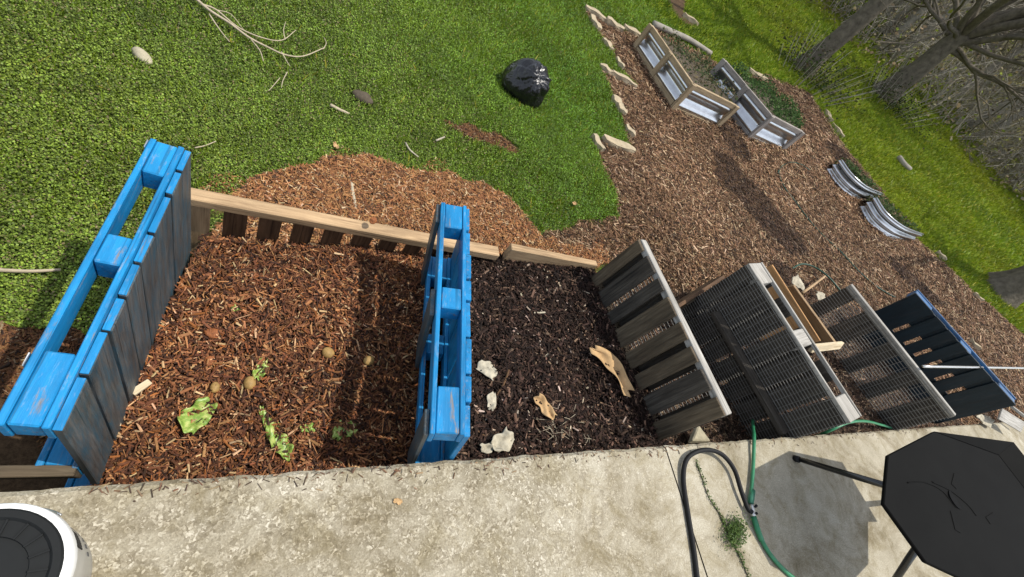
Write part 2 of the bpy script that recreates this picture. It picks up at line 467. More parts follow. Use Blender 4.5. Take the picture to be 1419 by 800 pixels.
def axis(lo, hi, step, far):
    a = list(np.arange(lo, hi, step)); d = step
    while a[-1] < far: d *= 1.22; a.append(a[-1] + d)
    d = step
    while a[0] > -far: d *= 1.22; a.insert(0, a[0] - d)
    return np.array(a)
gx = axis(-4, 15, .09, 420); gy = axis(.2, 11, .09, 420)
X, Y = np.meshgrid(gx, gy); xf, yf = X.ravel(), Y.ravel()
zn = zone(xf, yf)
zf = g(xf, yf) + .05 * (zn == 2) * sm(yf, 1.8, 2.1)
colr = np.tile(np.array([.075, .105, .025]), (len(xf), 1))
colr[zn == 1] = (.11, .066, .038); colr[zn == 2] = (.16, .09, .045); colr[zn >= 3] = (.10, .065, .04)
sdist = S_(xf, yf); nz = vnoise(xf, yf, .5, 9)
under = (sdist + 7 * nz > 30); colr[under] = (.21, .20, .09)
lawnfar = (zn == 0) & (sdist > 9) & ~under; colr[lawnfar] = (.16, .21, .015)
ny, nx = X.shape
idx = np.arange(nx * ny).reshape(ny, nx)
Fq = np.stack([idx[:-1, :-1], idx[:-1, 1:], idx[1:, 1:], idx[1:, :-1]], -1).reshape(-1, 4)
go = raw_mesh('ground', np.stack([xf, yf, zf], 1), Fq, colr, M['ground'], 4)
go.data.polygons.foreach_set('use_smooth', [True] * len(go.data.polygons))
tag(go, kind='structure')

# polar scatter around the viewer with falling density
def scatter(n, rmin, rmax, pw):
    # density per area ~ r**-pw
    k = 2 - pw; uu = rng.uniform(0, 1, n)
    r = (rmin ** k + uu * (rmax ** k - rmin ** k)) ** (1 / k)
    th = rng.uniform(-.15, PI * .72, n)
    x, y = r * np.cos(th), r * np.sin(th)
    P = np.stack([x, y, g(x, y)], 1)
    P = P[in_view(P)]
    return P, np.hypot(P[:, 0], P[:, 1])
def patch_shadefree(x, y): return .5 + .5 * vnoise(x, y, 2.2, 21)

P, r = scatter(2100000, 1.2, 11, 1.15)
z = zone(P[:, 0], P[:, 1])
thin = np.clip(.55 + .75 * vnoise(P[:, 0], P[:, 1], 2.6, 12) + .55 * vnoise(P[:, 0], P[:, 1], 9, 13) + .3 * vnoise(P[:, 0], P[:, 1], 23, 14), 0, 1)
edge = sm(P[:, 1], 1.9, 2.8)
keep = ((z == 0) | ((z == 2) & (P[:, 1] > 2.05) & (vnoise(P[:, 0], P[:, 1], 7, 25) + .5 * vnoise(P[:, 0], P[:, 1], 19, 26) > .30))) & (rng.uniform(size=len(P)) < .35 + .65 * thin) & ((rng.uniform(size=len(P)) < .35 + .65 * edge) | (P[:, 0] < -.4)) & (P[:, 1] > .75)
P, r, thin = P[keep], r[keep], thin[keep]
n = len(P)
size = rng.uniform(.007, .016, n) * (1 + .08 * np.maximum(0, r - 2.5))
P[:, 2] += rng.uniform(.003, .045, n)
tone = patch_shadefree(P[:, 0], P[:, 1])[:, None]
lushness = sm(P[:, 0] + .35 * P[:, 1] + .6 * vnoise(P[:, 0], P[:, 1], 1.5, 24), .4, 5.0)[:, None]
ca = np.array([.115, .175, .024]); cb = np.array([.088, .195, .018]); cc = np.array([.20, .245, .03])
colr = (ca * (1 - lushness) + cb * lushness) * (1 - tone * .45) + cc * tone * .45
clump = (1 + .34 * vnoise(P[:, 0], P[:, 1], 13, 22) + .25 * vnoise(P[:, 0], P[:, 1], 4.5, 23))[:, None]
colr = colr * (.55 + 1.7 * rng.uniform(size=(n, 1)) ** 1.6) * rng.uniform(.92, 1.08, (n, 3)) * clump
br = rng.uniform(size=n) < (.035 + .16 * np.clip(.5 - thin, 0, 1)) * (1.6 - lushness[:, 0]); colr[br] = np.array([.24, .19, .09]) * rng.uniform(.5, 1.3, (br.sum(), 1))
co = raw_mesh('clover_lawn', *leaves(P, size, colr, .5), M['leaf'], 4)
tag(co, 'low leafy green ground cover carpeting the lawn behind the bins', 'ground cover', kind='stuff')

P, r = scatter(900000, 2.0, 42, 1.35)
z = zone(P[:, 0], P[:, 1]); s = S_(P[:, 0], P[:, 1])
nearfade = rng.uniform(size=len(P)) < .22 + .78 * sm(P[:, 0] + .35 * P[:, 1], 1.5, 5.2)
keep = (z == 0) & nearfade & (s + 7 * vnoise(P[:, 0], P[:, 1], .5, 9) < 31) & ~((P[:, 0] > 2) & (P[:, 1] < 1.9) & (P[:, 0] < 9))
P, r = P[keep], r[keep]; n = len(P)
hgt = rng.uniform(.03, .075, n) * (1 + .02 * r); wid = rng.uniform(.003, .006, n) * (1 + .13 * r)
tone = (.5 + .5 * vnoise(P[:, 0], P[:, 1], 1.1, 31))[:, None]
mow = (.5 + .5 * np.sin((P[:, 0] * .45 + P[:, 1] * .9) * 2.6))[:, None]
yl = sm(P[:, 0], 7, 13)[:, None]
cg = np.array([.135, .225, .010]); cy = np.array([.30, .29, .012])
colr = cg * (1 - .55 * tone * (.4 + .6 * yl)) + cy * .55 * tone * (.4 + .6 * yl)
colr *= (.85 + .3 * mow) * rng.uniform(.65, 1.35, (n, 1))
fl = rng.uniform(size=n) < .03 * (1 + 2 * yl[:, 0]); colr[fl] = np.array([.42, .38, .04])
bo = raw_mesh('lawn_grass', *blades(P, hgt, wid, colr), M['blade'], 3)
tag(bo, 'bright yellow green grass of the far lawn and right hand verge', 'grass', kind='stuff')

# mulch on the garden path
PALG = [(.25, .145, .078), (.16, .086, .043), (.085, .044, .023), (.030, .018, .011), (.44, .31, .19)]
P, r = scatter(560000, 1.2, 17, 1.2)
z = zone(P[:, 0], P[:, 1]); keep = (z == 1); P, r = P[keep], r[keep]; n = len(P)
P[:, 2] += rng.uniform(0, .035, n)
colr = pick(n, PALG, [3.5, 4, 3.2, 2.2, 1.7])
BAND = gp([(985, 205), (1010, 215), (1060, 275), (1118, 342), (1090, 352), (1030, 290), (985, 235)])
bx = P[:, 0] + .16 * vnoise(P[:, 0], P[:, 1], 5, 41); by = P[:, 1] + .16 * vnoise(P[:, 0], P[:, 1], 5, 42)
darkened = inpoly(bx, by, BAND) | (vnoise(P[:, 0], P[:, 1], 2.1, 44) > .55)
colr[darkened] *= np.array([.34, .32, .34])  # chips coloured darker inside the band and in scattered patches
dry = (vnoise(P[:, 0], P[:, 1], 1.6, 43) > .1) & ~darkened; colr[dry] *= 1.25
f = 1 + .10 * np.maximum(0, r - 3)
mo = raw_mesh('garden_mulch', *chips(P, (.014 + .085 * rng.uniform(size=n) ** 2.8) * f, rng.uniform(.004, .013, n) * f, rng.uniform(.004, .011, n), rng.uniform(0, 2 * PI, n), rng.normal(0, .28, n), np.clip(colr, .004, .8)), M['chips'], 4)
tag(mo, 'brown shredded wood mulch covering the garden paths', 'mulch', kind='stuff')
# orange pile behind the bins
P, r = scatter(420000, .4, 4.2, 1.0)
z = zone(P[:, 0], P[:, 1])
fr = inpoly(P[:, 0] + .25 * vnoise(P[:, 0], P[:, 1], 6, 51), P[:, 1] + .25 * vnoise(P[:, 0], P[:, 1], 6, 52), PILE)
keep = ((z == 2) | (z >= 3) | (fr & (rng.uniform(size=len(P)) < .35))) & (P[:, 1] > .40); P, r, z = P[keep], r[keep], z[keep]; n = len(P)
P[:, 2] += rng.uniform(0, .03, n) + .05 * (z == 2) * sm(P[:, 1], 1.8, 2.1)
colr = pick(n, [(.38, .19, .075), (.27, .115, .045), (.16, .07, .032), (.54, .38, .22), (.06, .033, .02)], [4, 4, 2.8, 1.0, 1.6])
colr[z >= 3] *= .5
po = raw_mesh('wood_chip_pile', *chips(P, rng.uniform(.02, .06, n), rng.uniform(.005, .012, n), rng.uniform(.003, .008, n), rng.uniform(0, 2 * PI, n), rng.normal(0, .3, n), np.clip(colr, .004, .8)), M['chips'], 4)
tag(po, 'orange brown wood chips spilled on the grass behind the back pallet', 'wood chips', kind='stuff')

# ------------------------------------------------------------------ patio
PZ = .70; PY = .395
mb = MB()
def slab(x0, x1):
    n = max(2, int((x1 - x0) / .03)); vs = []; fs = []
    for i in range(n + 1):
        x = x0 + (x1 - x0) * i / n
        e = PY + .0025 * math.sin(9 * x) * math.sin(23 * x + 1) + random.uniform(-.003, .002)
        dz = random.uniform(-.004, 0)
        vs += [(x, -7, PZ), (x, e - .015, PZ), (x, e, PZ - .012 + dz), (x, e - .004, -.25)]
    for i in range(n):
        for k in range(3):
            a = i * 4 + k; fs.append((a, a + 4, a + 5, a + 1))
    mb.add(vs, fs)
slab(-9, 2.195); slab(2.205, 22)
po_ = mb.build('patio', M['concrete']); tag(po_, kind='structure')
mb = MB().box((2.19, -7, PZ - .05), (2.21, PY - .012, PZ - .006)); tag(mb.build('patio_joint', M['turf']), kind='structure')
# weedy crack
def onpatio(px, py, dz=0.0): return atz(px, py, PZ + dz)
cr = [(964, 640), (972, 662), (982, 690), (996, 712), (1006, 735), (1016, 755), (1026, 775), (1036, 800), (1046, 830)]
pts = crspline([onpatio(*p) for p in cr], 6); mb = MB(); vs = []; fs = []
for i, p in enumerate(pts):
    wv = random.uniform(.0015, .006); vs += [(p.x - wv, p.y, PZ + .003), (p.x + wv, p.y, PZ + .003)]
    if i: k = 2 * i; fs.append((k - 2, k - 1, k + 1, k))
mb.add(vs, fs); tag(mb.build('patio_crack', M['turf']), kind='structure')
wp = []
for i in range(2600):
    a = random.random()
    if a < .78:
        c = onpatio(1014 + random.gauss(0, 7), 738 + random.gauss(0, 10)); hh = .05
        k = onpatio(1014, 736); c = k + (c - k)
    else:
        q = pts[random.randrange(len(pts))]; c = q + Vector((random.gauss(0, .006), random.gauss(0, .01), 0)); hh = .018
    wp.append((c.x, c.y, PZ + random.uniform(.004, hh)))
wp = np.array(wp); n = len(wp)
wo = raw_mesh('crack_weed', *leaves(wp, rng.uniform(.006, .015, n), pick(n, [(.09, .15, .03), (.13, .19, .05), (.06, .10, .025)], [2, 1, 2]), .9, .6), M['leaf'], 4)
tag(wo, 'small green weed growing from the crack in the concrete patio', 'weed')

# ------------------------------------------------------------------ pallets
def frame_from(n_px, f_px, z, lean, Hh):
    a = atz(*n_px, z); b = atz(*f_px, z)
    U = (b - a); L = U.length; yaw = math.atan2(-U.x, U.y)
    m3 = Matrix.Rotation(yaw, 3, 'Z') @ Matrix.Rotation(lean, 3, 'Y')
    base = a - (m3 @ Vector((0, 0, Hh)))
    return base, m3, L
def add_boards(root, name, mat, boxes, bevel=.003, jit=.0015):
    out = []
    for lo, hi in boxes:
        out.append(MB().box(lo, hi, jit).build(name, mat, root, bevel))
    return out
def split(a, b, n, gap, wj=.0):
    ws = [1 + random.uniform(-wj, wj) for _ in range(n)]; tot = sum(ws); av = (b - a) - gap * (n - 1)
    out = []; p = a
    for q in ws: out.append((p, p + av * q / tot)); p += av * q / tot + gap
    return out

# blue pallet at the left
Hh = 1.0
base, m3, L = frame_from((37, 592), (237, 199), .95, math.radians(0), Hh)
bp = thing('blue_pallet', 'bright blue painted pallet standing on edge left of the brown chips, facing boards weathered grey', 'pallet', base, m3)
T = .066
add_boards(bp, 'rail_board', M['blue'], [((-T, 0, Hh - .105), (-T + .02, L, Hh)), ((-T, .0, .45), (-T + .02, L, .55)), ((-T, 0, 0), (-T + .02, L, .1))])
rows = [(Hh - .098, Hh - .003), (.45, .55), (.0, .1)]
for (u0, u1) in ((.004, .215), (.53, .645), (L - .17, L - .004)):
    add_boards(bp, 'block', M['blue'], [((-T + .021, u0, w0), (T - .041, u1, w1)) for w0, w1 in rows], .005)
add_boards(bp, 'stringer_board', M['blue'], [((T - .040, 0, w0), (T - .021, L, w1 + .004)) for w0, w1 in rows])
for i, (u0, u1) in enumerate(split(0, L, 8, .012, .25)):
    tp = Hh - random.uniform(.012, .035)
    d = MB().box((T - .020, u0, 0), (T + .001 + random.uniform(0, .006), u1, tp), .002).build('deck_board', M['blueworn'], bp, .003)
    MB().box((T - .0195, u0 + .001, tp - .001), (T + .0015, u1 - .001, tp + .004), .0005).build('painted_end', M['blue'], d, .001)
for (px, py) in ((20, 0), (1, 0)):
    pass
add_boards(bp, 'metal_clip', M['galv'], [((-T - .004, L - .06, Hh - .06), (-T - .0005, L - .02, Hh + .004)), ((-T - .004, .16, Hh - .05), (-T - .0005, .20, Hh + .004))], .001)

# blue pallet in the middle (leans to the left)
base, m3, L = frame_from((624, 602), (632, 283), 1.0, math.radians(-13), Hh)
bm = thing('blue_pallet', 'blue painted pallet leaning between the brown chips and the dark compost', 'pallet', base, m3)
T = .076
add_boards(bm, 'rail_board', M['blue'], [((-T, 0, Hh - .105), (-T + .02, L, Hh)), ((-T, 0, .45), (-T + .02, L, .55)), ((-T, 0, 0), (-T + .02, L, .1))])
for (u0, u1) in ((.004, .19), (.55, .66), (L - .16, L - .004)):
    add_boards(bm, 'block', M['blue'], [((-T + .021, u0, w0), (T - .041, u1, w1)) for w0, w1 in rows], .005)
add_boards(bm, 'stringer_board', M['blue'], [((T - .040, 0, w0), (T - .021, L, w1 + .004)) for w0, w1 in rows])
for i, (u0, u1) in enumerate(split(0, L, 8, .012, .3)):
    tp = Hh - random.uniform(.005, .03)
    MB().box((T - .020, u0, 0), (T + random.uniform(-.002, .008), u1, tp), .002).build('deck_board', M['blue'], bm, .003)
add_boards(bm, 'side_board', M['blueworn'], [((-T - .021, .0, .0), (-T - .001, .10, Hh - .02)), ((-T - .021, .52, .0), (-T - .001, .66, Hh - .03)), ((-T - .021, L - .12, .0), (-T - .001, L, Hh - .02))])

# weathered wooden pallet between the dark compost and the next bay
Hh = 1.02
base, m3, L = frame_from((1011, 574), (892, 332), 1.02, math.radians(3), Hh)
wp_ = thing('wooden_pallet', 'weathered grey wooden pallet with gapped slats beside the dark compost', 'pallet', base, m3)
T = .05
for z0 in (Hh - .045, .5, .02):
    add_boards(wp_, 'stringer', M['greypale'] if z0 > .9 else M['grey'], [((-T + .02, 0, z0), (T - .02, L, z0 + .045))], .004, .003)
us = split(0, L, 8, .045, .3)
for i, (u0, u1) in enumerate(us):
    o = MB().box((-T, u0, -.02), (-T + .018, u1, Hh - random.uniform(.0, .012)), .003).build('slat', M['greydark'] if i in (1, 5, 6) else M['grey'], wp_, .003)
add_boards(wp_, 'back_slat', M['greydark'], [((T - .018, u0, 0), (T, u1, Hh - random.uniform(.0, .02))) for (u0, u1) in split(0, L, 4, .17, .2)], .003, .002)
def wire_sheet(root, L, Hh, t, p=.027, pw=.027, w0=0.0):
    mb = MB(); r = .0022
    for k in range(int((Hh - w0) / p)):
        z = w0 + .01 + k * p; mb.box((t - r, 0, z - r), (t + r, L, z + r))
    for k in range(int(L / pw)):
        y = .01 + k * pw; mb.box((t - r * .6, y - r * .6, w0), (t + r * .6, y + r * .6, Hh - .005))
    return mb.build('wire_mesh', M['wire'], root)
wire_sheet(wp_, L, Hh - .06, T + .004, .03, .022)

# mesh covered pallet
Hh = 1.1
base, m3, L = frame_from((1187, 581), (1047, 364), 1.1, math.radians(-2), Hh)
mp = thing('mesh_pallet', 'dark grey pallet covered in wire mesh with a ledge board, beside the gapped wooden one', 'pallet', base, m3)
T = .10
add_boards(mp, 'top_rail', M['greypale'], [((-T, 0, Hh - .03), (-T + .02, L, Hh)), ((T - .02, 0, Hh - .03), (T, L, Hh))], .003, .003)
for (u0, u1) in ((.0, .17), (.55, .68), (L - .18, L)):
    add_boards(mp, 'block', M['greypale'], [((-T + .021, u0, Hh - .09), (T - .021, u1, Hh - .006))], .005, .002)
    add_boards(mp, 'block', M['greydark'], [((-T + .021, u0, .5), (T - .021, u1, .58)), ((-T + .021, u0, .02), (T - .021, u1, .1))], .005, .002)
for (u0, u1) in split(0, L, 7, .03, .4):
    add_boards(mp, 'slat', M['greydark'], [((-T + .001, u0, 0), (-T + .0195, u1, Hh - .032))], .003, .002)
for (u0, u1) in split(0, L, 5, .10, .2):
    add_boards(mp, 'back_slat', M['greydark'], [((T - .0195, u0, 0), (T - .001, u1, Hh - .032))], .003, .002)
wire_sheet(mp, L, Hh, -T - .008, .024, .055)
add_boards(mp, 'ledge_board', M['greydark'], [((-T - .10, .06, .66), (-T - .012, L - .2, .70))], .004, .002)

# second mesh pallet
Hh = 1.0
base, m3, L = frame_from((1325, 576), (1181, 394), 1.15, math.radians(-3), Hh)
m2 = thing('mesh_pallet', 'thin brown mesh screen on a pale rail, just left of the black pallet', 'pallet', base, m3)
add_boards(m2, 'top_rail', M['greypale'], [((-.02, 0, Hh - .05), (.02, L, Hh))], .004, .004)
add_boards(m2, 'slat', M['greydark'], [((.0, u0, 0), (.018, u1, Hh - .052)) for (u0, u1) in split(0, L, 5, .13, .3)], .003, .002)
wire_sheet(m2, L, Hh - .01, -.026, .026, .06)

# black pallet with blue rails
Hh = 1.0
base, m3, L = frame_from((1408, 557), (1271, 404), 1.3, math.radians(-4), Hh)
kp = thing('black_pallet', 'black faced pallet with slots and blue edges at the far end of the row', 'pallet', base, m3)
T = .07
add_boards(kp, 'blue_rail', M['bluefade'], [((T - .02, 0, Hh - .10), (T, L, Hh)), ((T - .02, 0, .0), (T, L, .1))], .003, .002)
for (u0, u1) in ((.0, .2), (.56, .70), (L - .22, L)):
    add_boards(kp, 'block', M['bluefade'], [((-T + .041, u0, Hh - .1), (T - .021, u1, Hh - .008))], .005, .002)
add_boards(kp, 'stringer_board', M['bluedark'], [((-T + .021, 0, Hh - .24), (-T + .039, L, Hh - .01)), ((-T + .021, 0, .0), (-T + .039, L, .60))])
add_boards(kp, 'deck_board', M['bluedark'], [((-T, u0, 0), (-T + .020, u1, Hh)) for (u0, u1) in [(0, .26)] + split(.30, L - .28, 5, .04, .1) + [(L - .24, L)]], .002, .001)

# ------------------------------------------------------------------ boards at the back of the bins
a = aty(250, 268, 1.72); a.z = .53; b = aty(694, 347, 1.72); b.z = .56
d = b - a; yaw = math.atan2(d.y, d.x); L = d.length
bk = thing('back_pallet', 'tan pallet rail with dark slats closing the back of the brown chip bay', 'pallet', (a.x, a.y, 0), Matrix.Rotation(yaw, 3, 'Z'))
MB().box((0, -.03, .475), (L, .045, .53), .003).build('rail', M['tan'], bk, .005)
for i, (u0, u1) in enumerate(split(.02, L - .02, 11, .055, .06)):
    MB().box((u0, .0, -.05), (u1, .018, .473), .003).build('slat', M['tan'] if i == 0 else M['brown'], bk, .003)
MB().box((0, .02, .02), (L, .06, .10), .003).build('rail', M['brown'], bk, .005)
a = aty(704, 348, 1.74); a.z = .575; b = aty(836, 359, 1.74); b.z = .60
d = b - a; yaw = math.atan2(d.y, d.x); L = d.length
b2 = thing('back_board', 'tan board on edge closing the back of the dark compost bay', 'board', (a.x, a.y, .35), Matrix.Rotation(yaw, 3, 'Z'))
MB().box((0, -.02, .0), (L, .035, .235), .003).build('rail', M['tan'], b2, .005)
MB().box((.03, .036, -.35), (.13, .06, .2), .002).build('stake', M['brown'], b2, .004)
MB().box((L - .14, .036, -.35), (L - .03, .06, .2), .002).build('stake', M['brown'], b2, .004)

# ------------------------------------------------------------------ compost in the bays
def bay(name, label, poly, hfun, nchips, pal, wts, mat, Ls, Ws, kindcol):
    xs = [p[0] for p in poly]; ys = [p[1] for p in poly]
    x0, x1, y0, y1 = min(xs), max(xs), min(ys), max(ys)
    nx, ny = int((x1 - x0) / .025), int((y1 - y0) / .025)
    XX, YY = np.meshgrid(np.linspace(x0, x1, nx), np.linspace(y0, y1, ny)); xx, yy = XX.ravel(), YY.ravel()
    zz = hfun(xx, yy)
    idx = np.arange(nx * ny).reshape(ny, nx)
    Fq = np.stack([idx[:-1, :-1], idx[:-1, 1:], idx[1:, 1:], idx[1:, :-1]], -1).reshape(-1, 4)
    cen = np.stack([xx, yy], 1)[Fq].mean(1); Fq = Fq[inpoly(cen[:, 0], cen[:, 1], poly)]
    V1 = np.stack([xx, yy, zz - .012], 1); C1 = np.tile(np.array(kindcol), (len(V1), 1))
    x = rng.uniform(x0, x1, nchips); y = rng.uniform(y0, y1, nchips); k = inpoly(x, y, poly); x, y = x[k], y[k]; n = len(x)
    P = np.stack([x, y, hfun(x, y) + rng.uniform(-.005, .025, n)], 1)
    c = pick(n, pal, wts, .35) * (1 + .3 * vnoise(x, y, 5, 77))[:, None]
    big = rng.uniform(size=n) ** 3
    V2, F2, C2 = chips(P, Ls[0] + (Ls[1] - Ls[0]) * big, Ws[0] + (Ws[1] - Ws[0]) * rng.uniform(size=n) * (.4 + .6 * big), rng.uniform(.003, .008, n), rng.uniform(0, 2 * PI, n), rng.normal(0, .38, n), np.clip(c, .003, .8))
    o = raw_mesh(name, np.concatenate([V1, V2]), np.concatenate([Fq, F2 + len(V1)]), np.concatenate([C1, C2]), mat, 4)
    return tag(o, label, 'compost', kind='stuff')
H1 = lambda x, y: .225 + .05 * sm(y, .5, 1.2) - .05 * sm(y, 1.3, 1.75) + .12 * sm(x, -.2, .9) + .02 * vnoise(x, y, 7, 61) + .05 * np.exp(-((x - .4) ** 2 + (y - 1.0) ** 2) / .25)
H2 = lambda x, y: .43 + .09 * sm(x, 1.2, 2.3) + .025 * vnoise(x, y, 6, 62) - .10 * np.exp(-((x - 1.95) ** 2 + (y - .78) ** 2) / .03)
H3 = lambda x, y: .34 + .03 * vnoise(x, y, 6, 63) + .28 * sm(x, 3.6, 4.4)
bay('brown_compost', 'reddish brown wood chip compost in the bay between the two blue pallets',
    [(-.39, .38), (1.02, .38), (1.20, 1.745), (-.19, 1.70)], H1, 34000,
    [(.21, .082, .034), (.115, .044, .02), (.045, .02, .012), (.36, .17, .07), (.52, .34, .18), (.28, .10, .028)], [4.6, 5, 4.4, 2.6, 1.0, 1.3], M['chips'], (.018, .075), (.005, .016), (.05, .025, .014))
bay('dark_compost', 'nearly black finished compost in the bay left of the grey wooden pallet',
    [(.86, .38), (2.46, .38), (2.24, 1.76), (1.05, 1.76)], H2, 36000,
    [(.012, .0068, .005), (.026, .0145, .010), (.060, .034, .024), (.17, .105, .07), (.42, .33, .25)], [6, 6, 3.6, 1.0, .25], M['darkchips'], (.016, .085), (.006, .026), (.014, .01, .009))
bay('mulch_between_pallets', 'brown mulch heaped between the mesh covered pallets on the right',
    [(2.5, .38), (7.2, .38), (6.4, 1.8), (2.36, 1.8)], H3, 52000,
    [(.11, .062, .035), (.06, .035, .022), (.20, .13, .08), (.035, .022, .015), (.38, .28, .18)], [5, 4, 2, 3, .5], M['chips'], (.018, .07), (.005, .015), (.035, .022, .015))

nsp = 420
xs_ = np.concatenate([rng.uniform(-.3, 2.4, 260), rng.uniform(2.4, 6, 160)]); ys_ = PY - .006 - np.abs(rng.normal(0, .035, nsp)) ** 1.1
so_ = raw_mesh('spilled_chips', *chips(np.stack([xs_, ys_, np.full(nsp, PZ + .003)], 1), rng.uniform(.006, .03, nsp), rng.uniform(.003, .007, nsp), rng.uniform(.001, .004, nsp), rng.uniform(0, 6.28, nsp), rng.normal(0, .05, nsp), pick(nsp, [(.16, .09, .05), (.07, .045, .03), (.28, .19, .11)], [2, 2, 1])), M['chips'], 4)
tag(so_, 'crumbs of mulch spilled along the edge of the concrete patio', 'wood chips', kind='stuff')

def on_bay(px, py, hf, up=.0):
    z = .3
    for _ in range(8):
        p = atz(px, py, z); z = float(hf(np.array([p.x]), np.array([p.y]))[0]) + up
    return atz(px, py, z)

# ------------------------------------------------------------------ food scraps
def crumple(name, mat, Lx, Ly, amp, label, cat, loc, rz, group=None, seed=0, ruffle=0, taper=.4, curl=.0, thick=.003, tilt=0, bend=0):
    r = random.Random(seed); nx, ny = 16, 12; mb = MB(); vs = []; fs = []
    ph = [r.uniform(0, 6) for _ in range(6)]
    for j in range(ny + 1):
        for i in range(nx + 1):
            u = i / nx * 2 - 1; v = j / ny * 2 - 1
            wv = 1 - taper * abs(u) ** 1.8 + .10 * math.sin(5 * u + ph[4]) * abs(v)
            x = u * Lx / 2 * (1 + .10 * math.sin(4 * v + ph[0])); y = v * Ly / 2 * wv + .08 * Ly * math.sin(3 * u + ph[5]) + bend * (u * u - .4)
            zz = amp * (math.sin(3.1 * u + ph[1]) * math.cos(2.6 * v + ph[2]) + .6 * math.sin(6.3 * u + 4 * v + ph[3])) + ruffle * abs(v) ** 2 * math.sin(9 * u + ph[0]) + curl * (u * u + .5 * v * v)
            vs.append((x, y, zz + amp))
    for j in range(ny):
        for i in range(nx):
            a = j * (nx + 1) + i; fs.append((a, a + 1, a + nx + 2, a + nx + 1))
    mb.add(vs, fs); o = mb.build(name, mat, None, smooth=True, solid=thick)
    place(o, loc, rz, tilt); return tag(o, label, cat, group)
def blob(name, mat, rx, ry, rz_, amp, label, cat, loc, rot=0, group=None, seed=0, freq=3, sub=3, tiltx=0):
    bm_ = bmesh.new(); bmesh.ops.create_icosphere(bm_, subdivisions=sub, radius=1); r = random.Random(seed)
    k = [(Vector((r.gauss(0, 1), r.gauss(0, 1), r.gauss(0, 1))).normalized() * freq * r.uniform(.6, 1.6), r.uniform(0, 6)) for _ in range(5)]
    for v in bm_.verts:
        d = sum(math.sin(v.co.dot(a) + p) for a, p in k) / 5
        c = v.co * (1 + amp * d); v.co = Vector((c.x * rx, c.y * ry, c.z * rz_))
    me = bpy.data.meshes.new(name); bm_.to_mesh(me); bm_.free(); me.materials.append(mat)
    me.polygons.foreach_set('use_smooth', [True] * len(me.polygons))
    o = bpy.data.objects.new(name, me); COL.objects.link(o); place(o, loc, rot, tiltx)
    return tag(o, label, cat, group)
G = 'lettuce scraps on the brown chips'
crumple('lettuce_leaf', M['lettuce'], .15, .11, .008, 'largest whole lettuce leaf on the brown chips, nearest the left blue pallet', 'lettuce', on_bay(273, 578, H1, .012), 1.2, G, 1, .012, .5, .02)
crumple('lettuce_leaf', M['lettuce'], .10, .055, .007, 'narrow upright lettuce scrap beside the round potato', 'lettuce', on_bay(361, 512, H1, .012), 1.35, G, 2, .014, .5)
crumple('lettuce_leaf', M['lettuce'], .19, .075, .009, 'long ragged lettuce scrap close to the concrete edge', 'lettuce', on_bay(386, 610, H1, .014), 2.0, G, 3, .022, .55)
crumple('lettuce_leaf', M['lettuce'], .11, .03, .006, 'thin lettuce strip above the long ragged scrap', 'lettuce', on_bay(367, 580, H1, .012), 1.9, G, 5, .012, .5)
crumple('lettuce_leaf', M['lettuce'], .12, .085, .008, 'crinkled lettuce scrap on the chips toward the middle blue pallet', 'lettuce', on_bay(477, 597, H1, .010), .5, G, 4, .022, .6)
crumple('lettuce_leaf', M['lettuce'], .07, .045, .005, 'small half buried lettuce piece between two larger scraps', 'lettuce', on_bay(429, 593, H1, .008), .3, G, 6, .012, .6)
crumple('lettuce_leaf', M['lettuce'], .045, .035, .004, 'tiny lettuce piece alone high on the brown chips', 'lettuce', on_bay(327, 428, H1, .010), .3, G, 7, .010, .6)
G = 'potatoes on the brown chips'
for i, (px, py, s, lab) in enumerate([(346, 531, .026, 'round yellow potato next to the narrow lettuce scrap'), (455, 489, .026, 'round yellow potato near the orange pulp on the right'),
                                     (511, 500, .024, 'dull green potato lying in the shade of the middle blue pallet'), (298, 537, .021, 'small half buried potato left of the round one')]):
    blob('potato', M['potato'], s, s * 1.2, s * .85, .10, lab, 'potato', on_bay(px, py, H1, .022), i, G, i + 3, 2)
G = 'orange food pulp on the brown chips'
for i, (px, py, s, lab) in enumerate([(297, 462, .036, 'largest patch of orange pulp high on the left of the chips'), (292, 500, .028, 'orange pulp clump below the largest orange patch'),
                                     (430, 477, .024, 'reddish pulp clump above the right hand potato'), (457, 512, .020, 'reddish pulp scrap below the right hand potato')]):
    blob('food_pulp', M['tomato'], s, s * .8, .016, .45, lab, 'food scrap', on_bay(px, py, H1, .014), i, G, i + 13, 6)
blob('food_pulp', M['tomato'], .022, .018, .014, .25, 'red orange scrap sitting on top of the tan back rail', 'food scrap', aty(517, 306, 1.72), 1, None, 31, 6)
def chunk(px, py, hf, l, wd, rz, lab, mat=M['pine'], nm='wood_chunk', cat='wood chunk'):
    o = MB().box((-l / 2, -wd / 2, 0), (l / 2, wd / 2, .012), .004).build(nm, mat, None, .002)
    place(o, on_bay(px, py, hf, .026), rz, .1, .05); return tag(o, lab, cat)
chunk(195, 538, H1, .075, .028, .9, 'largest pale wood chunk on the chips by the left pallet')
chunk(160, 588, H1, .035, .03, .2, 'square pale wood chunk below the largest one')
chunk(146, 619, H1, .045, .025, 2.3, 'pale wood chunk at the foot of the left blue pallet')
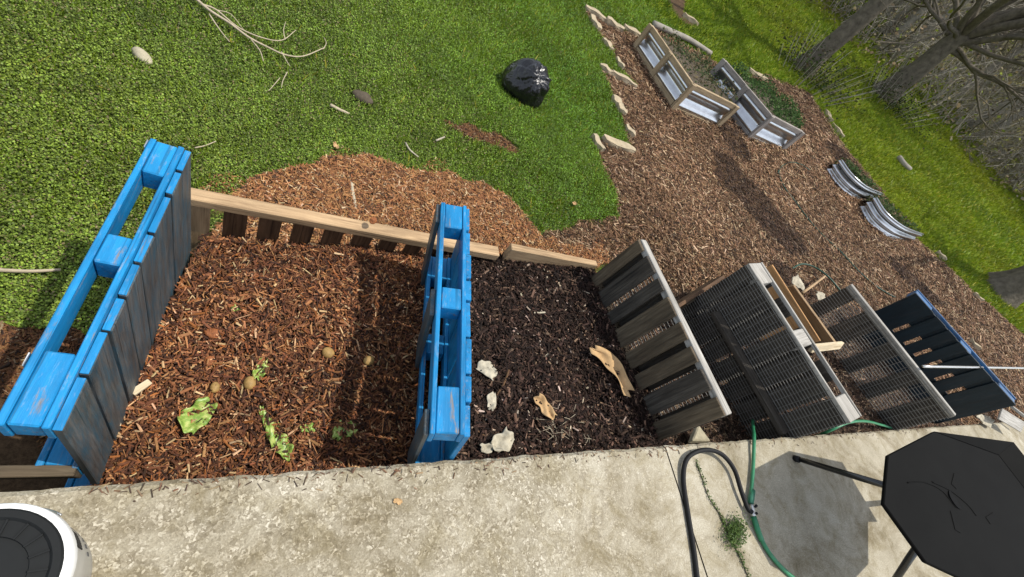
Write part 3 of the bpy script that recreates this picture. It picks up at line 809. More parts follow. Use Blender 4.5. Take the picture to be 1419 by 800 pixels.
# dark bay scraps
crumple('cardboard_piece', M['card'], .36, .10, .012, 'large curved tan cardboard piece by the grey wooden pallet', 'cardboard', on_bay(846, 512, H2, .03), -.95, None, 11, 0, .35, .03, .004, .25, -.07)
crumple('cardboard_piece', M['card'], .15, .07, .010, 'smaller folded tan cardboard piece in the middle of the dark compost', 'cardboard', on_bay(753, 565, H2, .02), -.9, None, 12, 0, .35, .02, .004, .2)
crumple('paper_scrap', M['paper'], .12, .09, .004, 'square off white paper scrap highest on the dark compost', 'paper scrap', on_bay(675, 512, H2, .032), -.6, None, 14, 0, .2, .0, .003)
crumple('paper_scrap', M['paper'], .10, .06, .005, 'narrow off white paper scrap between two larger ones', 'paper scrap', on_bay(681, 556, H2, .03), 1.2, None, 15, 0, .6, .0, .003)
crumple('paper_scrap', M['paper'], .14, .10, .010, 'largest crumpled yellowish paper scrap beside the concrete edge', 'paper scrap', on_bay(695, 613, H2, .034), .6, None, 16, 0, .3, .01, .003)
crumple('paper_scrap', M['paper'], .07, .05, .006, 'crumpled paper scrap touching the largest yellowish one', 'paper scrap', on_bay(673, 622, H2, .03), .1, None, 17, 0, .3, .01, .003)
crumple('paper_scrap', M['paper'], .06, .03, .003, 'slim pale scrap at the foot of the grey wooden pallet slats', 'paper scrap', on_bay(858, 427, H2, .02), .6, None, 18, 0, .3, .01, .003)
def stick(pts, r0, r1, lab, mat, cat='stick', name='stick', group=None, n=6):
    p = crspline(pts, 5); rr = [r0 + (r1 - r0) * i / (len(p) - 1) for i in range(len(p))]
    return tag(MB().tube(p, rr, n).build(name, mat, None, smooth=True), lab, cat, group)
stick([on_bay(*q, H2, .02) for q in ((705, 513), (699, 530), (688, 548))], .008, .006, 'curved brown stick between the pale paper scraps', M['browntwig'])
stick([on_bay(*q, H2, .015) for q in ((655, 592), (672, 604), (690, 605))], .005, .004, 'thin dark stick by the middle blue pallet foot', M['browntwig'])
for i in range(26):
    px, py = random.uniform(735, 800), random.uniform(575, 620); a = on_bay(px, py, H2, .012); an = random.uniform(0, PI)
# straw lying on the compost as one tuft
mb = MB()
for i in range(34):
    a = on_bay(random.gauss(775, 22), random.gauss(598, 14), H2, .02); an = random.uniform(0, PI); l = random.uniform(.04, .1)
    d = Vector((math.cos(an), math.sin(an), random.uniform(-.1, .3))) * l
    mb.tube([a - d * .5, a + d * .1 + Vector((0, 0, .008)), a + d * .5], .0014, 4)
tag(mb.build('straw_tuft', M['twig']), 'loose straw tuft on the dark compost near the concrete', 'straw', kind='stuff')

# ------------------------------------------------------------------ boards and scraps around the right bays
def plank(name, p0, p1, wid, thick, lab, mat, cat='board', roll=0.0, up=(0, 0, 1)):
    p0, p1 = Vector(p0), Vector(p1); d = (p1 - p0); L = d.length; d.normalize()
    s = d.cross(Vector(up)).normalized(); u = s.cross(d)
    m3 = Matrix((d, s, u)).transposed()
    o = MB().box((0, -thick / 2, -wid), (L, thick / 2, 0), .002).build(name, mat, None, .003)
    o.matrix_world = Matrix.Translation(p0) @ m3.to_4x4() @ Matrix.Rotation(roll, 4, 'X')
    return tag(o, lab, cat)
Z3 = lambda x, y: H3(np.array([x]), np.array([y]))[0]
plank('plank', atz(1070, 367, .98), atz(1137, 472, .93), .42, .022, 'orange brown plywood board standing on edge right of the big mesh pallet', M['orange'], roll=.10)
plank('plank', atz(1128, 478, .92), atz(1168, 474, .90), .07, .03, 'short pale pine offcut propped at the near end of the plywood board', M['pine'], roll=.5)
plank('plank', atz(1100, 395, .86), atz(1160, 478, .80), .25, .02, 'tan slanted board hidden behind the orange plywood', M['tan'], roll=-.6)
plank('plank', atz(1004, 383, .62), atz(935, 428, .58), .14, .03, 'dark brown plank lying between the grey pallet and the mesh pallet', M['brown'], roll=.2)
plank('plank', atz(950, 420, .55), atz(967, 408, .55), .09, .05, 'small pale block under the far corner of the mesh pallet', M['grey'])
plank('plank', atz(-60, 654, .50), atz(104, 652, .50), .12, .035, 'brown plank across the foot of the left blue pallet by the concrete', M['grey'], roll=-.15)
crumple('cardboard_piece', M['paper'], .22, .16, .012, 'pale torn board scrap just behind the orange plywood top', 'cardboard', atg(1105, 392, .30), .4, None, 21, 0, .3, 0, .01)
crumple('cardboard_piece', M['paper'], .20, .13, .012, 'pale torn board scrap at the far foot of the brown mesh screen', 'cardboard', atg(1137, 412, .22), .2, None, 22, 0, .3, 0, .01)
stick([atg(1112, 406, .12), atg(1126, 396, .14), atg(1143, 383, .12)], .016, .014, 'straight tan stick lying on the mulch behind the plywood', M['tan'])
st_ = MB().add([(-.10, -.04, 0), (.10, -.05, 0), (.05, .09, 0), (-.09, -.03, .05), (.085, -.045, .06), (.04, .075, .045)], [(0, 2, 1), (3, 4, 5), (0, 1, 4, 3), (1, 2, 5, 4), (2, 0, 3, 5)]).build('stone', M['rock'], None, .008)
st_.location = atz(962, 606, .42); tag(st_, 'pale broken stone under the near end of the grey wooden pallet', 'stone')
# metal rod
stick([atz(1279, 508, 1.22), atz(1340, 509, 1.26), atz(1460, 511, 1.33)], .012, .012, 'straight grey metal rod crossing in front of the black pallet', M['metal'], 'rod', 'metal_rod', n=10)
plank('plank', atz(1388, 566, .92), atz(1419, 585, .92), .13, .02, 'pale white board scrap below the end of the black pallet', M['greypale'], roll=.9)
plank('plank', atz(1404, 563, .95), atz(1440, 590, .95), .03, .025, 'thin white batten at the right edge beside the black pallet', M['greypale'])
crumple('cardboard_piece', M['paper'], .40, .14, .012, 'flat pale sheet wedged between the black pallet and the concrete edge', 'cardboard', atz(1362, 583, .72), .0, None, 24, 0, .6, .02, .008)

# ------------------------------------------------------------------ hoses
def hose(name, lab, mat, pts, r, n=10, k=10, root=None, cat='hose'):
    p = crspline(pts, k)
    o = MB().tube(p, r, n).build(name, mat, root, smooth=True)
    if root is None: tag(o, lab, cat)
    return o
up = lambda px, py, dz: atz(px, py, PZ + dz)
hose('black_hose', 'thick black rubber hose looping over the concrete patio', M['rubber'],
     [up(972, 840, .013), up(966, 800, .013), up(961, 760, .013), up(953, 710, .014), up(947, 665, .02), up(951, 638, .03), up(966, 626, .04), up(985, 624, .045), up(1003, 632, .045), up(1018, 652, .04), up(1027, 680, .035), up(1036, 704, .03), up(1042, 710, .03)], .0135)
gh = thing('green_hose', 'bright green garden hose joined to the black hose at a metal coupling', 'hose')
hose('tube', None, M['green_hose'], [atz(1043, 580, .42), atz(1044, 596, .62), up(1045, 606, .02), up(1044, 640, .02), up(1042, 672, .022), up(1040, 690, .025)], .0115, root=gh)
hose('tube', None, M['green_hose'], [up(1044, 716, .022), up(1050, 735, .02), up(1060, 757, .016), up(1075, 778, .014), up(1098, 800, .013), up(1140, 832, .013)], .0125, root=gh)
MB().tube([up(1043, 680, .024), up(1041, 690, .026), up(1040, 698, .028)], [.016, .019, .017], 12).build('sleeve', M['coupling'], gh, smooth=True)
MB().tube([up(1041, 699, .028), up(1043, 708, .026), up(1044, 716, .024)], [.013, .014, .013], 12).build('metal_coupling', M['metal'], gh, smooth=True)
MB().tube([up(1044, 716, .022), up(1050, 735, .02), up(1056, 750, .017)], [.0165, .016, .0145], 12).build('sleeve', M['green_hose'], gh, smooth=True)
MB().tube([up(1046, 703, .04), up(1049, 700, .055)], .007, 8).build('valve_handle', M['rubber'], gh)
MB().tube([up(1047, 712, .04), up(1050, 711, .05)], .007, 8).build('valve_handle', M['rubber'], gh)
hose('green_hose', 'green hose arching over the mulch at the near end of the mesh pallet', M['green_hose'],
     [atz(1128, 606, .55), atz(1150, 597, .72), atz(1175, 586, .80), atz(1200, 584, .78), atz(1225, 590, .70), atz(1250, 596, .62), atz(1300, 592, .60)], .011)
hose('green_hose', 'dark green hose arcing across the mulch behind the plywood board', M['green_dark'],
     [atg(1098, 372, .03), atg(1112, 366, .06), atg(1130, 371, .10), atg(1148, 384, .12), atg(1162, 400, .08), atg(1172, 412, .03)], .011)
hose('drip_hose', 'long thin dark irrigation line running down the garden path', M['green_dark'],
     [atg(1078, 236, .03), atg(1086, 258, .03), atg(1104, 282, .03), atg(1122, 306, .035), atg(1142, 328, .03), atg(1166, 350, .03), atg(1190, 376, .03), atg(1216, 398, .03), atg(1240, 412, .03)], .010, 8)
hose('drip_hose', 'short curled green irrigation line near the curved metal bed', M['green_dark'],
     [atg(1078, 240, .03), atg(1084, 230, .03), atg(1096, 225, .03), atg(1110, 228, .03), atg(1122, 236, .03)], .008, 8)

# ------------------------------------------------------------------ bucket
bc = Vector((-.398, .15, PZ)); BH = .34
bk_ = thing('bucket', 'translucent plastic bucket with white rim and black lid on the patio corner', 'bucket', bc)
def lathe(prof, n=48):
    mb = MB(); vs = []; fs = []
    for r_, z_ in prof:
        for k in range(n): vs.append((r_ * math.cos(2 * PI * k / n), r_ * math.sin(2 * PI * k / n), z_))
    for i in range(len(prof) - 1):
        for k in range(n):
            a = i * n + k; b = i * n + (k + 1) % n; fs.append((a, b, b + n, a + n))
    mb.add(vs, fs); return mb
lathe([(0.001, .0), (.143, .0), (.147, .006), (.148, BH - .05), (.147, BH - .03)]).build('body', M['frost'], bk_, smooth=True)
lathe([(.146, BH - .055), (.151, BH - .055), (.152, BH - .05), (.150, BH - .012), (.146, BH - .002), (.13, BH - .002)]).build('rim', M['white'], bk_, .0, True)
ld = lathe([(.136, BH - .004), (.136, BH + .004), (.132, BH + .008), (.118, BH + .008), (.114, BH + .004), (.112, BH + .002), (.08, BH + .002), (.078, BH - .004), (.001, BH - .004)]).build('lid', M['lid'], bk_, .0, False)
for k in range(18):
    a = 2 * PI * k / 18; mt = Matrix.Rotation(a, 4, 'Z')
    MB().box((.0795, -.002, BH + .0025), (.1135, .002, BH + .0065), 0, mt).build('lid_rib', M['lid'], ld)
mb = MB()
a0 = .35
for i in range(7):
    for j in range(2):
        aa = a0 - .006 * 0 + i * .045; rr = .1485
        m4 = Matrix.Rotation(aa, 4, 'Z')
        mb.box((rr - .002, -.0022, .19 + j * .001), (rr + .0012, .0022, .26), 0, m4)
for j in range(4):
    for i in range(14):
        m4 = Matrix.Rotation(a0 + i * .02, 4, 'Z'); mb.box((.147, -.0016, .195 + j * .02), (.1495, .0016, .199 + j * .02), 0, m4)
mb.build('label_grid', M['ink'], bk_)
for i, ch in enumerate('SELVA'):
    cu = bpy.data.curves.new('printed_letter', 'FONT'); cu.body = ch; cu.size = .03; cu.extrude = .0005; cu.align_x = 'CENTER'
    tmp = bpy.data.objects.new('tmp', cu); COL.objects.link(tmp); bpy.context.view_layer.update()
    me = bpy.data.meshes.new_from_object(tmp.evaluated_get(bpy.context.evaluated_depsgraph_get())); bpy.data.objects.remove(tmp)
    lo = bpy.data.objects.new('printed_letter', me); COL.objects.link(lo); lo.parent = bk_; me.materials.clear(); me.materials.append(M['ink'])
    aa = a0 - .02 + i * .14
    lo.matrix_local = Matrix.Rotation(aa, 4, 'Z') @ Matrix.Translation((.1482, 0, .08)) @ Matrix.Rotation(PI / 2, 4, 'Z') @ Matrix.Rotation(PI / 2, 4, 'X')
MB().tube([(.155 * math.cos(t), .155 * math.sin(t), BH - .06 - .05 * math.sin((t - .9) / 1.0 * PI)) for t in np.linspace(.9, 1.9, 14)], .003, 6).build('handle', M['metal'], bk_, smooth=True)

# ------------------------------------------------------------------ black octagonal table
def tz(x): return 2.6 - 1.27 + .134 * (x - 2.9)
OC = [(2.99, -.36), (2.905, -.089), (3.151, .125), (3.718, .215), (4.254, .03), (4.32, -.31), (4.05, -.525), (3.48, -.615)]
tb = thing('patio_table', 'black octagonal metal table with splayed tube legs standing on the patio', 'table', (3.6, -.2, PZ))
B0 = Vector((3.6, -.2, PZ))
def tl(x, y, dz=0): return Vector((x, y, tz(x) + dz)) - B0
mb = MB(); vs = []
for (x, y) in OC: vs.append(tl(x, y, 0))
for (x, y) in OC: vs.append(tl(x, y, -.02))
fs = [tuple(reversed(range(8))), tuple(range(8, 16))] + [(i, (i + 1) % 8, (i + 1) % 8 + 8, i + 8) for i in range(8)]
mb.add(vs, fs); top = mb.build('tabletop', M['black'], tb, .004)
mb = MB(); cxy = Vector((3.6, -.2))
for i in (3, 4):
    a = Vector(OC[i]); b = Vector(OC[(i + 1) % 8])
    oa = a + (a - cxy).normalized() * (.0 if i == 3 else .16); ob = b + (b - cxy).normalized() * .16
    q = [tl(*a, .001), tl(*b, .001), tl(*ob, .05), tl(*oa, .05 if i == 4 else .0)]
    q2 = [p - Vector((0, 0, .012)) for p in q]
    mb.add(q + q2, [(0, 1, 2, 3), (7, 6, 5, 4), (0, 4, 5, 1), (1, 5, 6, 2), (2, 6, 7, 3), (3, 7, 4, 0)])
mb.build('raised_lip', M['black'], tb, .002)
hub = tl(3.50, -.145, .0)
foot1 = up(1100, 635, .0) - B0
foot2 = Vector((3.60, -.64, PZ)) - B0
feet = [foot1, foot2, Vector((4.75, -.15, PZ)) - B0]
for i, ft in enumerate(feet):
    hub_u = tl(3.50 + (.1 if i > 1 else 0), -.145 - (.03 if i == 1 else 0), -.06)
    lg = MB().tube([ft + Vector((0, 0, .008)), ft.lerp(hub_u, .5), hub_u], [.017, .020, .021], 12).build('leg', M['blacktube'], tb, smooth=True)
    MB().tube([ft + Vector((0, 0, .0)), ft + (hub_u - ft) * .05], [.022, .022], 12).build('rubber_foot', M['rubber'], lg, smooth=True)
hb = MB().tube([hub + Vector((.02, 0, -.08)), hub + Vector((.02, 0, .004))], [.06, .05], 20).build('hub', M['black'], tb)
for (x, y, r_) in ((3.62, -.06, .5), (3.40, -.24, 1.0), (3.75, -.27, .1)):
    MB().box((-.05, -.018, 0), (.05, .018, .0015), 0, Matrix.Translation(tl(x, y, .001)) @ Matrix.Rotation(-math.atan(.134), 4, 'Y') @ Matrix.Rotation(r_, 4, 'Z')).build('bracket', M['black'], tb)
for arc in ([(3.18, -.02), (3.33, -.035), (3.44, -.09), (3.48, -.18)], [(3.40, -.04), (3.52, -.10), (3.60, -.18), (3.62, -.24)]):
    MB().tube(crspline([tl(x, y, .0) for x, y in arc], 8), .0035, 8).build('bent_rod', M['black'], tb, smooth=True)

# ------------------------------------------------------------------ bin bag on the lawn
bgp = atg(718, 132); 
def bin_bag():
    bm_ = bmesh.new(); bmesh.ops.create_uvsphere(bm_, u_segments=96, v_segments=64, radius=1)
    ax = Vector((-.02, -.60, .72)).normalized()
    e1 = ax.cross(Vector((1, 0, 0))).normalized(); e2 = ax.cross(e1)
    for v in bm_.verts:
        n_ = v.co.normalized(); c = n_.dot(ax); ph = math.atan2(n_.dot(e2), n_.dot(e1))
        k = max(0, (c + .15) / 1.15)
        wob = ph + .35 * math.sin(2 * ph + 1) + .22 * math.sin(5 * ph + 2 * c) + .25 * (1 - k)
        ridge = lambda f, o: 1 - abs(math.sin(f * wob + o)) ** .6
        r_ = 1.0 + .05 * math.sin(3 * n_.x + 2 * n_.y + 1) + .05 * math.sin(5 * n_.z - 3 * n_.x) + .03 * math.sin(8 * n_.y + 6 * n_.x + 2)
        r_ += k ** 1.2 * (.13 * ridge(4.5, .3) + .07 * ridge(9.5, 1.1) + .03 * ridge(19, .6) - .10)
        r_ += .025 * ridge(13, n_.z * 3) * (1 - k)
        r_ += .10 * max(0, (c - .8) / .2) * (1 + .9 * math.sin(ph + .6)) - .05 * max(0, (c - .8) / .2)
        p = n_ * r_; p = Vector((p.x * .27, p.y * .25, p.z * .27))
        p.z = max(p.z, -.17 - .01 * math.sin(9 * n_.x)); v.co = p
    me = bpy.data.meshes.new('bin_bag'); bm_.to_mesh(me); bm_.free(); me.materials.append(M['bag'])
    me.polygons.foreach_set('use_smooth', [True] * len(me.polygons))
    o = bpy.data.objects.new('bin_bag', me); COL.objects.link(o); o.location = bgp + Vector((0, 0, .165))
    return tag(o, 'stuffed black plastic bin bag sitting alone on the lawn', 'bin bag')
bin_bag()

# ------------------------------------------------------------------ litter on the lawn
blob('rock', M['rock'], .072, .042, .04, .22, 'pale weathered rock lying alone at the upper left of the lawn', 'rock', atg(197, 78, .03), -.75, None, 51, 2.5)
blob('clod', M['turf'], .085, .06, .045, .25, 'dark brown clod on the lawn left of the black bag', 'clod', atg(502, 135, .03), -.4, None, 52, 4)
stick([atg(458, 146, .03), atg(470, 152, .04), atg(484, 158, .03)], .015, .010, 'short pale bark piece just left of the dark clod', M['twig'])
stick([atg(486, 246, .06), atg(489, 268, .07), atg(493, 292, .06)], .012, .016, 'pale upright stick on the orange chip pile', M['twig'])
stick([atg(270, 205, .05), atg(284, 202, .05), atg(299, 196, .05)], .004, .003, 'thin dry twig beside the top of the left blue pallet', M['twig'])
stick([atg(-10, 374, .05), atg(40, 376, .05), atg(84, 374, .05)], .010, .007, 'grey stick on the lawn left of the left blue pallet', M['twig'])
stick([atg(562, 198, .04), atg(568, 208, .05), atg(580, 218, .04)], .008, .006, 'whitish forked scrap on the grass above the chip pile', M['paper'], 'scrap', 'scrap')
stick([atg(604, 195, .04), atg(616, 190, .05)], .009, .008, 'small whitish scrap beside the brown soil strip', M['paper'], 'scrap', 'scrap')
for (px, py, lab) in ((700, 292, 'tan leaf on the grass right of the chip pile'), (795, 283, 'orange tan leaf on the grass by the garden edge'), (465, 203, 'small tan leaf on the lawn above the chip pile')):
    crumple('dry_leaf', M['card'], .06, .04, .004, lab, 'leaf', atg(px, py, .05), random.uniform(0, 3), None, px, .006, .7, .01, .002)
crumple('dry_leaf', M['card'], .035, .022, .002, 'brown leaf scrap on the concrete patio', 'leaf', up(551, 695, .004), -.1, None, 9, .002, .6, .002, .002)
# fallen branch, one thing: main stem with side twigs
mb = MB()
def br(pts, r0, r1):
    p = crspline([atg(*q, .07) for q in pts], 6); mb.tube(p, [r0 + (r1 - r0) * i / (len(p) - 1) for i in range(len(p))], 6)
br([(262, -10), (290, 14), (318, 32), (345, 52), (372, 66), (395, 76), (420, 78), (450, 66)], .011, .004)
br([(280, 6), (300, 14), (330, 38), (362, 52), (390, 56), (410, 42)], .007, .003)
br([(290, 20), (305, 42), (318, 58)], .006, .003)
br([(348, 55), (360, 70), (365, 85)], .005, .003); br([(390, 72), (398, 86), (402, 92)], .005, .002)
br([(448, 68), (452, 60), (449, 52)], .004, .002); br([(300, 14), (320, 20), (338, 42)], .004, .002); br([(395, 55), (393, 42), (396, 30)], .004, .002)
br([(398, 100), (392, 112), (390, 122)], .004, .002); br([(388, 108), (376, 122), (372, 126)], .003, .002)
tag(mb.build('fallen_branch', M['twig'], None, smooth=True), 'pale forked dead branch lying on the lawn at the top', 'branch')

# ------------------------------------------------------------------ edging stones
def edge_stone(px0, px1, wid, h, lab, mat=None, i=0):
    a = atg(*px0); b = atg(*px1); d = b - a; L = d.length; r = random.Random(i * 7 + 1)
    bm_ = bmesh.new(); bmesh.ops.create_cube(bm_, size=1)
    bmesh.ops.subdivide_edges(bm_, edges=bm_.edges, cuts=4, use_grid_fill=True)
    ph = [r.uniform(0, 6) for _ in range(4)]; r_end = (r.random(), r.random()); wid = wid * r.uniform(.75, 1.35)
    for v in bm_.verts:
        x, y, z = v.co
        tp = 1 - (.15 + .5 * r_end[x > 0]) * abs(2 * x) ** 2
        nz_ = .05 * math.sin(5 * x + ph[0]) + .05 * math.sin(11 * x + 5 * z + 6 * y + ph[1]) + .04 * math.sin(23 * x + 9 * y)
        v.co = Vector((x * L * (1 + .04 * math.sin(7 * y + ph[2])), (y * tp + nz_ * .8) * wid, (z * (1 + .25 * math.sin(8 * x + ph[3])) + .3) * h))
    me = bpy.data.meshes.new('edging_stone'); bm_.to_mesh(me); bm_.free(); me.materials.append(mat or M['stone'])
    o = bpy.data.objects.new('edging_stone', me); COL.objects.link(o)
    o.location = (a + b) / 2; o.rotation_euler = (0, 0, math.atan2(d.y, d.x))
    return tag(o, lab, 'edging stone', 'limestone pieces edging the garden mulch')
ES = [((809, 13), (838, 30), 'pale stone at the pointed far tip of the mulch, upper side'), ((838, 30), (862, 44), 'pale stone, second from the mulch tip on its upper side'), ((862, 40), (888, 53), 'yellowish stone just before the wooden raised bed on the upper side'),
      ((818, 26), (828, 44), 'yellow stone at the mulch tip on its lawn side'), ((834, 57), (846, 72), 'pale triangular stone between lawn and mulch, left of the wooden raised bed'),
      ((852, 84), (861, 98), 'thin pale stone left of the wooden raised bed'), ((829, 93), (846, 105), 'pointed pale stone at the upper notch of the lawn edge'), ((846, 104), (880, 122), 'long pale stone running into the mulch from the upper notch'),
      ((848, 136), (856, 150), 'pale stone below the upper notch of the lawn edge'), ((855, 150), (864, 162), 'pale stone under another, midway between the two notches'), ((864, 178), (876, 192), 'small stone just above the lower notch'),
      ((819, 192), (832, 212), 'upright pale stone at the lower notch of the lawn edge'), ((832, 196), (876, 212), 'long pale stone running into the mulch from the lower notch'),
      ((1142, 154), (1150, 170), 'pale stone on the far mulch edge past the metal raised bed'), ((1152, 172), (1166, 192), 'larger pale stone on the far mulch edge past the metal raised bed'), ((1034, 100), (1062, 112), 'pale stone behind the metal raised bed'),
      ((1296, 350), (1308, 362), 'whitish stone on the far mulch edge right of the curved beds'), ((1346, 408), (1358, 418), 'whitish stone on the far mulch edge above the black pallet'), ((946, 22), (966, 36), 'pale stone at the brown patch on the top lawn'),
      ((1340, 472), (1352, 486), 'pale stone on the mulch just above the blue rail of the black pallet')]
for i, (a, b, lab) in enumerate(ES): edge_stone(a, b, .11 if i < 17 else .08, .09, lab, None, i)
stick([atg(905, 33, .05), atg(930, 44, .09), atg(955, 55, .1), atg(985, 74, .05)], .06, .045, 'grey weathered log edging behind the wooden raised bed', M['palebark'], 'log', 'edging_log', n=10)
stick([atg(1246, 218, .1), atg(1253, 227, .12), atg(1261, 234, .1)], .06, .05, 'pale broken log lying on the far right lawn', M['palebark'], 'log', 'log', n=10)

# ------------------------------------------------------------------ raised beds
def corrug(p0, p1, z0, z1, amp=.03, waves=1.6, n=40):
    mb = MB(); p0 = Vector(p0); p1 = Vector(p1); d = (p1 - p0).normalized(); nrm = Vector((d.y, -d.x, 0))
    vs = []; fs = []
    for i in range(n + 1):
        t = i / n; o = amp * math.sin(t * waves * 2 * PI)
        for q in (p0, p1): vs.append(Vector((q.x, q.y, z0 + (z1 - z0) * t)) + nrm * o)
    for i in range(n): fs.append((2 * i, 2 * i + 1, 2 * i + 3, 2 * i + 2))
    mb.add(vs, fs); return mb
def bed_plants(loc_fn, n, size, pal, root, name='plants'):
    P = np.array([loc_fn() for _ in range(n)])
    o = raw_mesh(name, *leaves(P, rng.uniform(size[0], size[1], n), pick(n, pal, [2, 2, 1]), .8, .7), M['dullleaf'], 4); o.parent = root; return o
def raised_bed(px_top, back, hgt, lab, wmat, midpost, plantpal, nplants):
    F_ = []
    for q in px_top:
        p = atg(*q, hgt); F_.append(Vector((p.x, p.y, 0)))
    Bk = [Vector((atg(*q, hgt * .6).x, atg(*q, hgt * .6).y, 0)) for q in back]
    ring = F_ + Bk; c = sum(ring, Vector()) / len(ring); z0 = float(g(c.x, c.y)) - .03
    root = thing('raised_bed', lab, 'raised bed', (0, 0, 0))
    zt = max(float(g(v.x, v.y)) for v in F_) + hgt
    for i in range(len(F_) - 1):
        a, b = ring[i], ring[(i + 1) % len(ring)]; d = (b - a).normalized(); nr = Vector((d.y, -d.x, 0))
        if nr.dot(a - c) < 0: nr = -nr
        za = float(g(a.x, a.y)) - .04
        corrug(a, b, za + .06, zt - .06, .040, 1.5).build('metal_panel', M['galv'], root, smooth=True)
        for (zl, zh) in ((zt - .085, zt), (za, za + .09)):
            p = [a, b, b + nr * .045, a + nr * .045]
            mb = MB().add([v + Vector((0, 0, zl)) for v in p] + [v + Vector((0, 0, zh)) for v in p],
                   [(3, 2, 1, 0), (4, 5, 6, 7), (0, 1, 5, 4), (1, 2, 6, 5), (2, 3, 7, 6), (3, 0, 4, 7)],
                   [(((v - a).dot(d)) + i * 3.3, zz * 1.0, 5.1 * i) for zz in (zl, zh) for v in p])
            mb.build('rail', wmat, root, .004)
        posts = [0.0] + ([.5] if (i == 0 and midpost) else []) + ([1.0] if i == len(F_) - 2 else [])
        for t in posts:
            q = a.lerp(b, t) + nr * .05
            ang = math.atan2(d.y, d.x)
            MB().box((-.045, -.02, za), (.045, .03, zt - .004), .002, Matrix.Translation((q.x, q.y, 0)) @ Matrix.Rotation(ang, 4, 'Z')).build('post', wmat, root, .003)
    hz = [zt - .07 if k < len(F_) else float(g(v.x, v.y)) + .05 for k, v in enumerate(ring)]
    cz = sum(hz) / len(hz) + .03
    mb = MB().add([(v.x, v.y, h_) for v, h_ in zip(ring, hz)] + [(c.x, c.y, cz)], [(k, (k + 1) % len(ring), len(ring)) for k in range(len(ring))])
    mb.build('soil', M['turf'], root)
    def rnd():
        i = random.randrange(len(ring)); j = (i + 1) % len(ring); u = random.random(); w_ = math.sqrt(random.random()) * .95
        q = c.lerp(ring[i].lerp(ring[j], u), w_); z_ = cz + (hz[i] + (hz[j] - hz[i]) * u - cz) * w_
        cl = .5 + .5 * math.sin(7 * q.x + 2) * math.sin(6 * q.y)
        return (q.x, q.y, z_ + random.uniform(0, .20) * (0.2 + cl))
    bed_plants(rnd, nplants, (.03, .07), plantpal, root)
    return root
raised_bed([(905, 36), (957, 119), (1021, 145)], [(1030, 128), (1008, 96), (975, 66), (935, 42)], .42, 'tan wooden raised bed with corrugated metal sides, the nearer of the angular pair', M['bed'], True,
           [(.05, .08, .03), (.10, .10, .05), (.16, .13, .07)], 1500)
raised_bed([(1002, 88), (1064, 164), (1112, 181)], [(1122, 166), (1108, 138), (1066, 106), (1032, 90)], .42, 'grey wooden raised bed full of leafy plants, the farther of the angular pair', M['bedgrey'], True,
           [(.045, .085, .025), (.07, .12, .035), (.03, .055, .018)], 2600)
def curved_bed(px_bottom, hgt, depth, lab, waves=2.5):
    pts = [atg(*q) for q in px_bottom]; pts = crspline(pts, 8)
    pts = [Vector((p.x, p.y, 0)) for p in pts]
    root = thing('curved_bed', lab, 'raised bed')
    a, b = pts[0], pts[-1]; ch = (b - a).normalized(); nr = Vector((-ch.y, ch.x, 0))
    if nr.dot(Vector((a.x, a.y, 0))) < 0: nr = -nr
    n = len(pts); back = []
    for i in range(1, 16):
        t = i / 16; q = b.lerp(a, t) + nr * depth * math.sin(PI * t) ** .6; back.append(q)
    ring = pts + back; c = sum(ring, Vector()) / len(ring); z0 = float(g(c.x, c.y)) - .04
    m = len(ring); rows_ = 44; mb = MB(); vs = []; fs = []
    for j in range(rows_ + 1):
        t = j / rows_; o = .026 * math.sin(2 * PI * waves * t)
        for q in pts:
            e = (q - c).normalized(); vs.append((q.x + e.x * o, q.y + e.y * o, z0 + t * (hgt + .04)))
    for j in range(rows_):
        for i in range(n - 1):
            k = j * n + i; fs.append((k, k + 1, k + 1 + n, k + n))
    mb.add(vs, fs); mb.build('corrugated_wall', M['galv'], root, smooth=True)
    hz = [z0 + hgt - .05 if k < n else float(g(q.x, q.y)) + .03 for k, q in enumerate(ring)]
    cz = z0 + hgt * .6
    MB().add([(c.x + (q.x - c.x) * .985, c.y + (q.y - c.y) * .985, h_) for q, h_ in zip(ring, hz)] + [(c.x, c.y, cz)], [(k, (k + 1) % m, m) for k in range(m)]).build('soil', M['turf'], root)
    MB().tube([(q.x, q.y, z0 + hgt + .055) for q in pts], .014, 8).build('rim', M['galv'], root, smooth=True)
    def rnd():
        k = random.randrange(m); q = ring[k]; w_ = math.sqrt(random.random()) * .97
        z_ = cz + (hz[k] - cz) * w_; q = c.lerp(q, w_)
        return (q.x, q.y, z_ + random.uniform(0, .20))
    bed_plants(rnd, 1500, (.03, .07), [(.05, .09, .03), (.08, .11, .04), (.15, .12, .07)], root)
curved_bed([(1146, 236), (1158, 256), (1178, 272), (1206, 279)], .26, .6, 'curved corrugated metal bed, the farther of the two by the lawn edge')
curved_bed([(1191, 288), (1204, 310), (1228, 327), (1260, 335)], .28, .7, 'curved corrugated metal bed, the nearer of the two by the lawn edge')

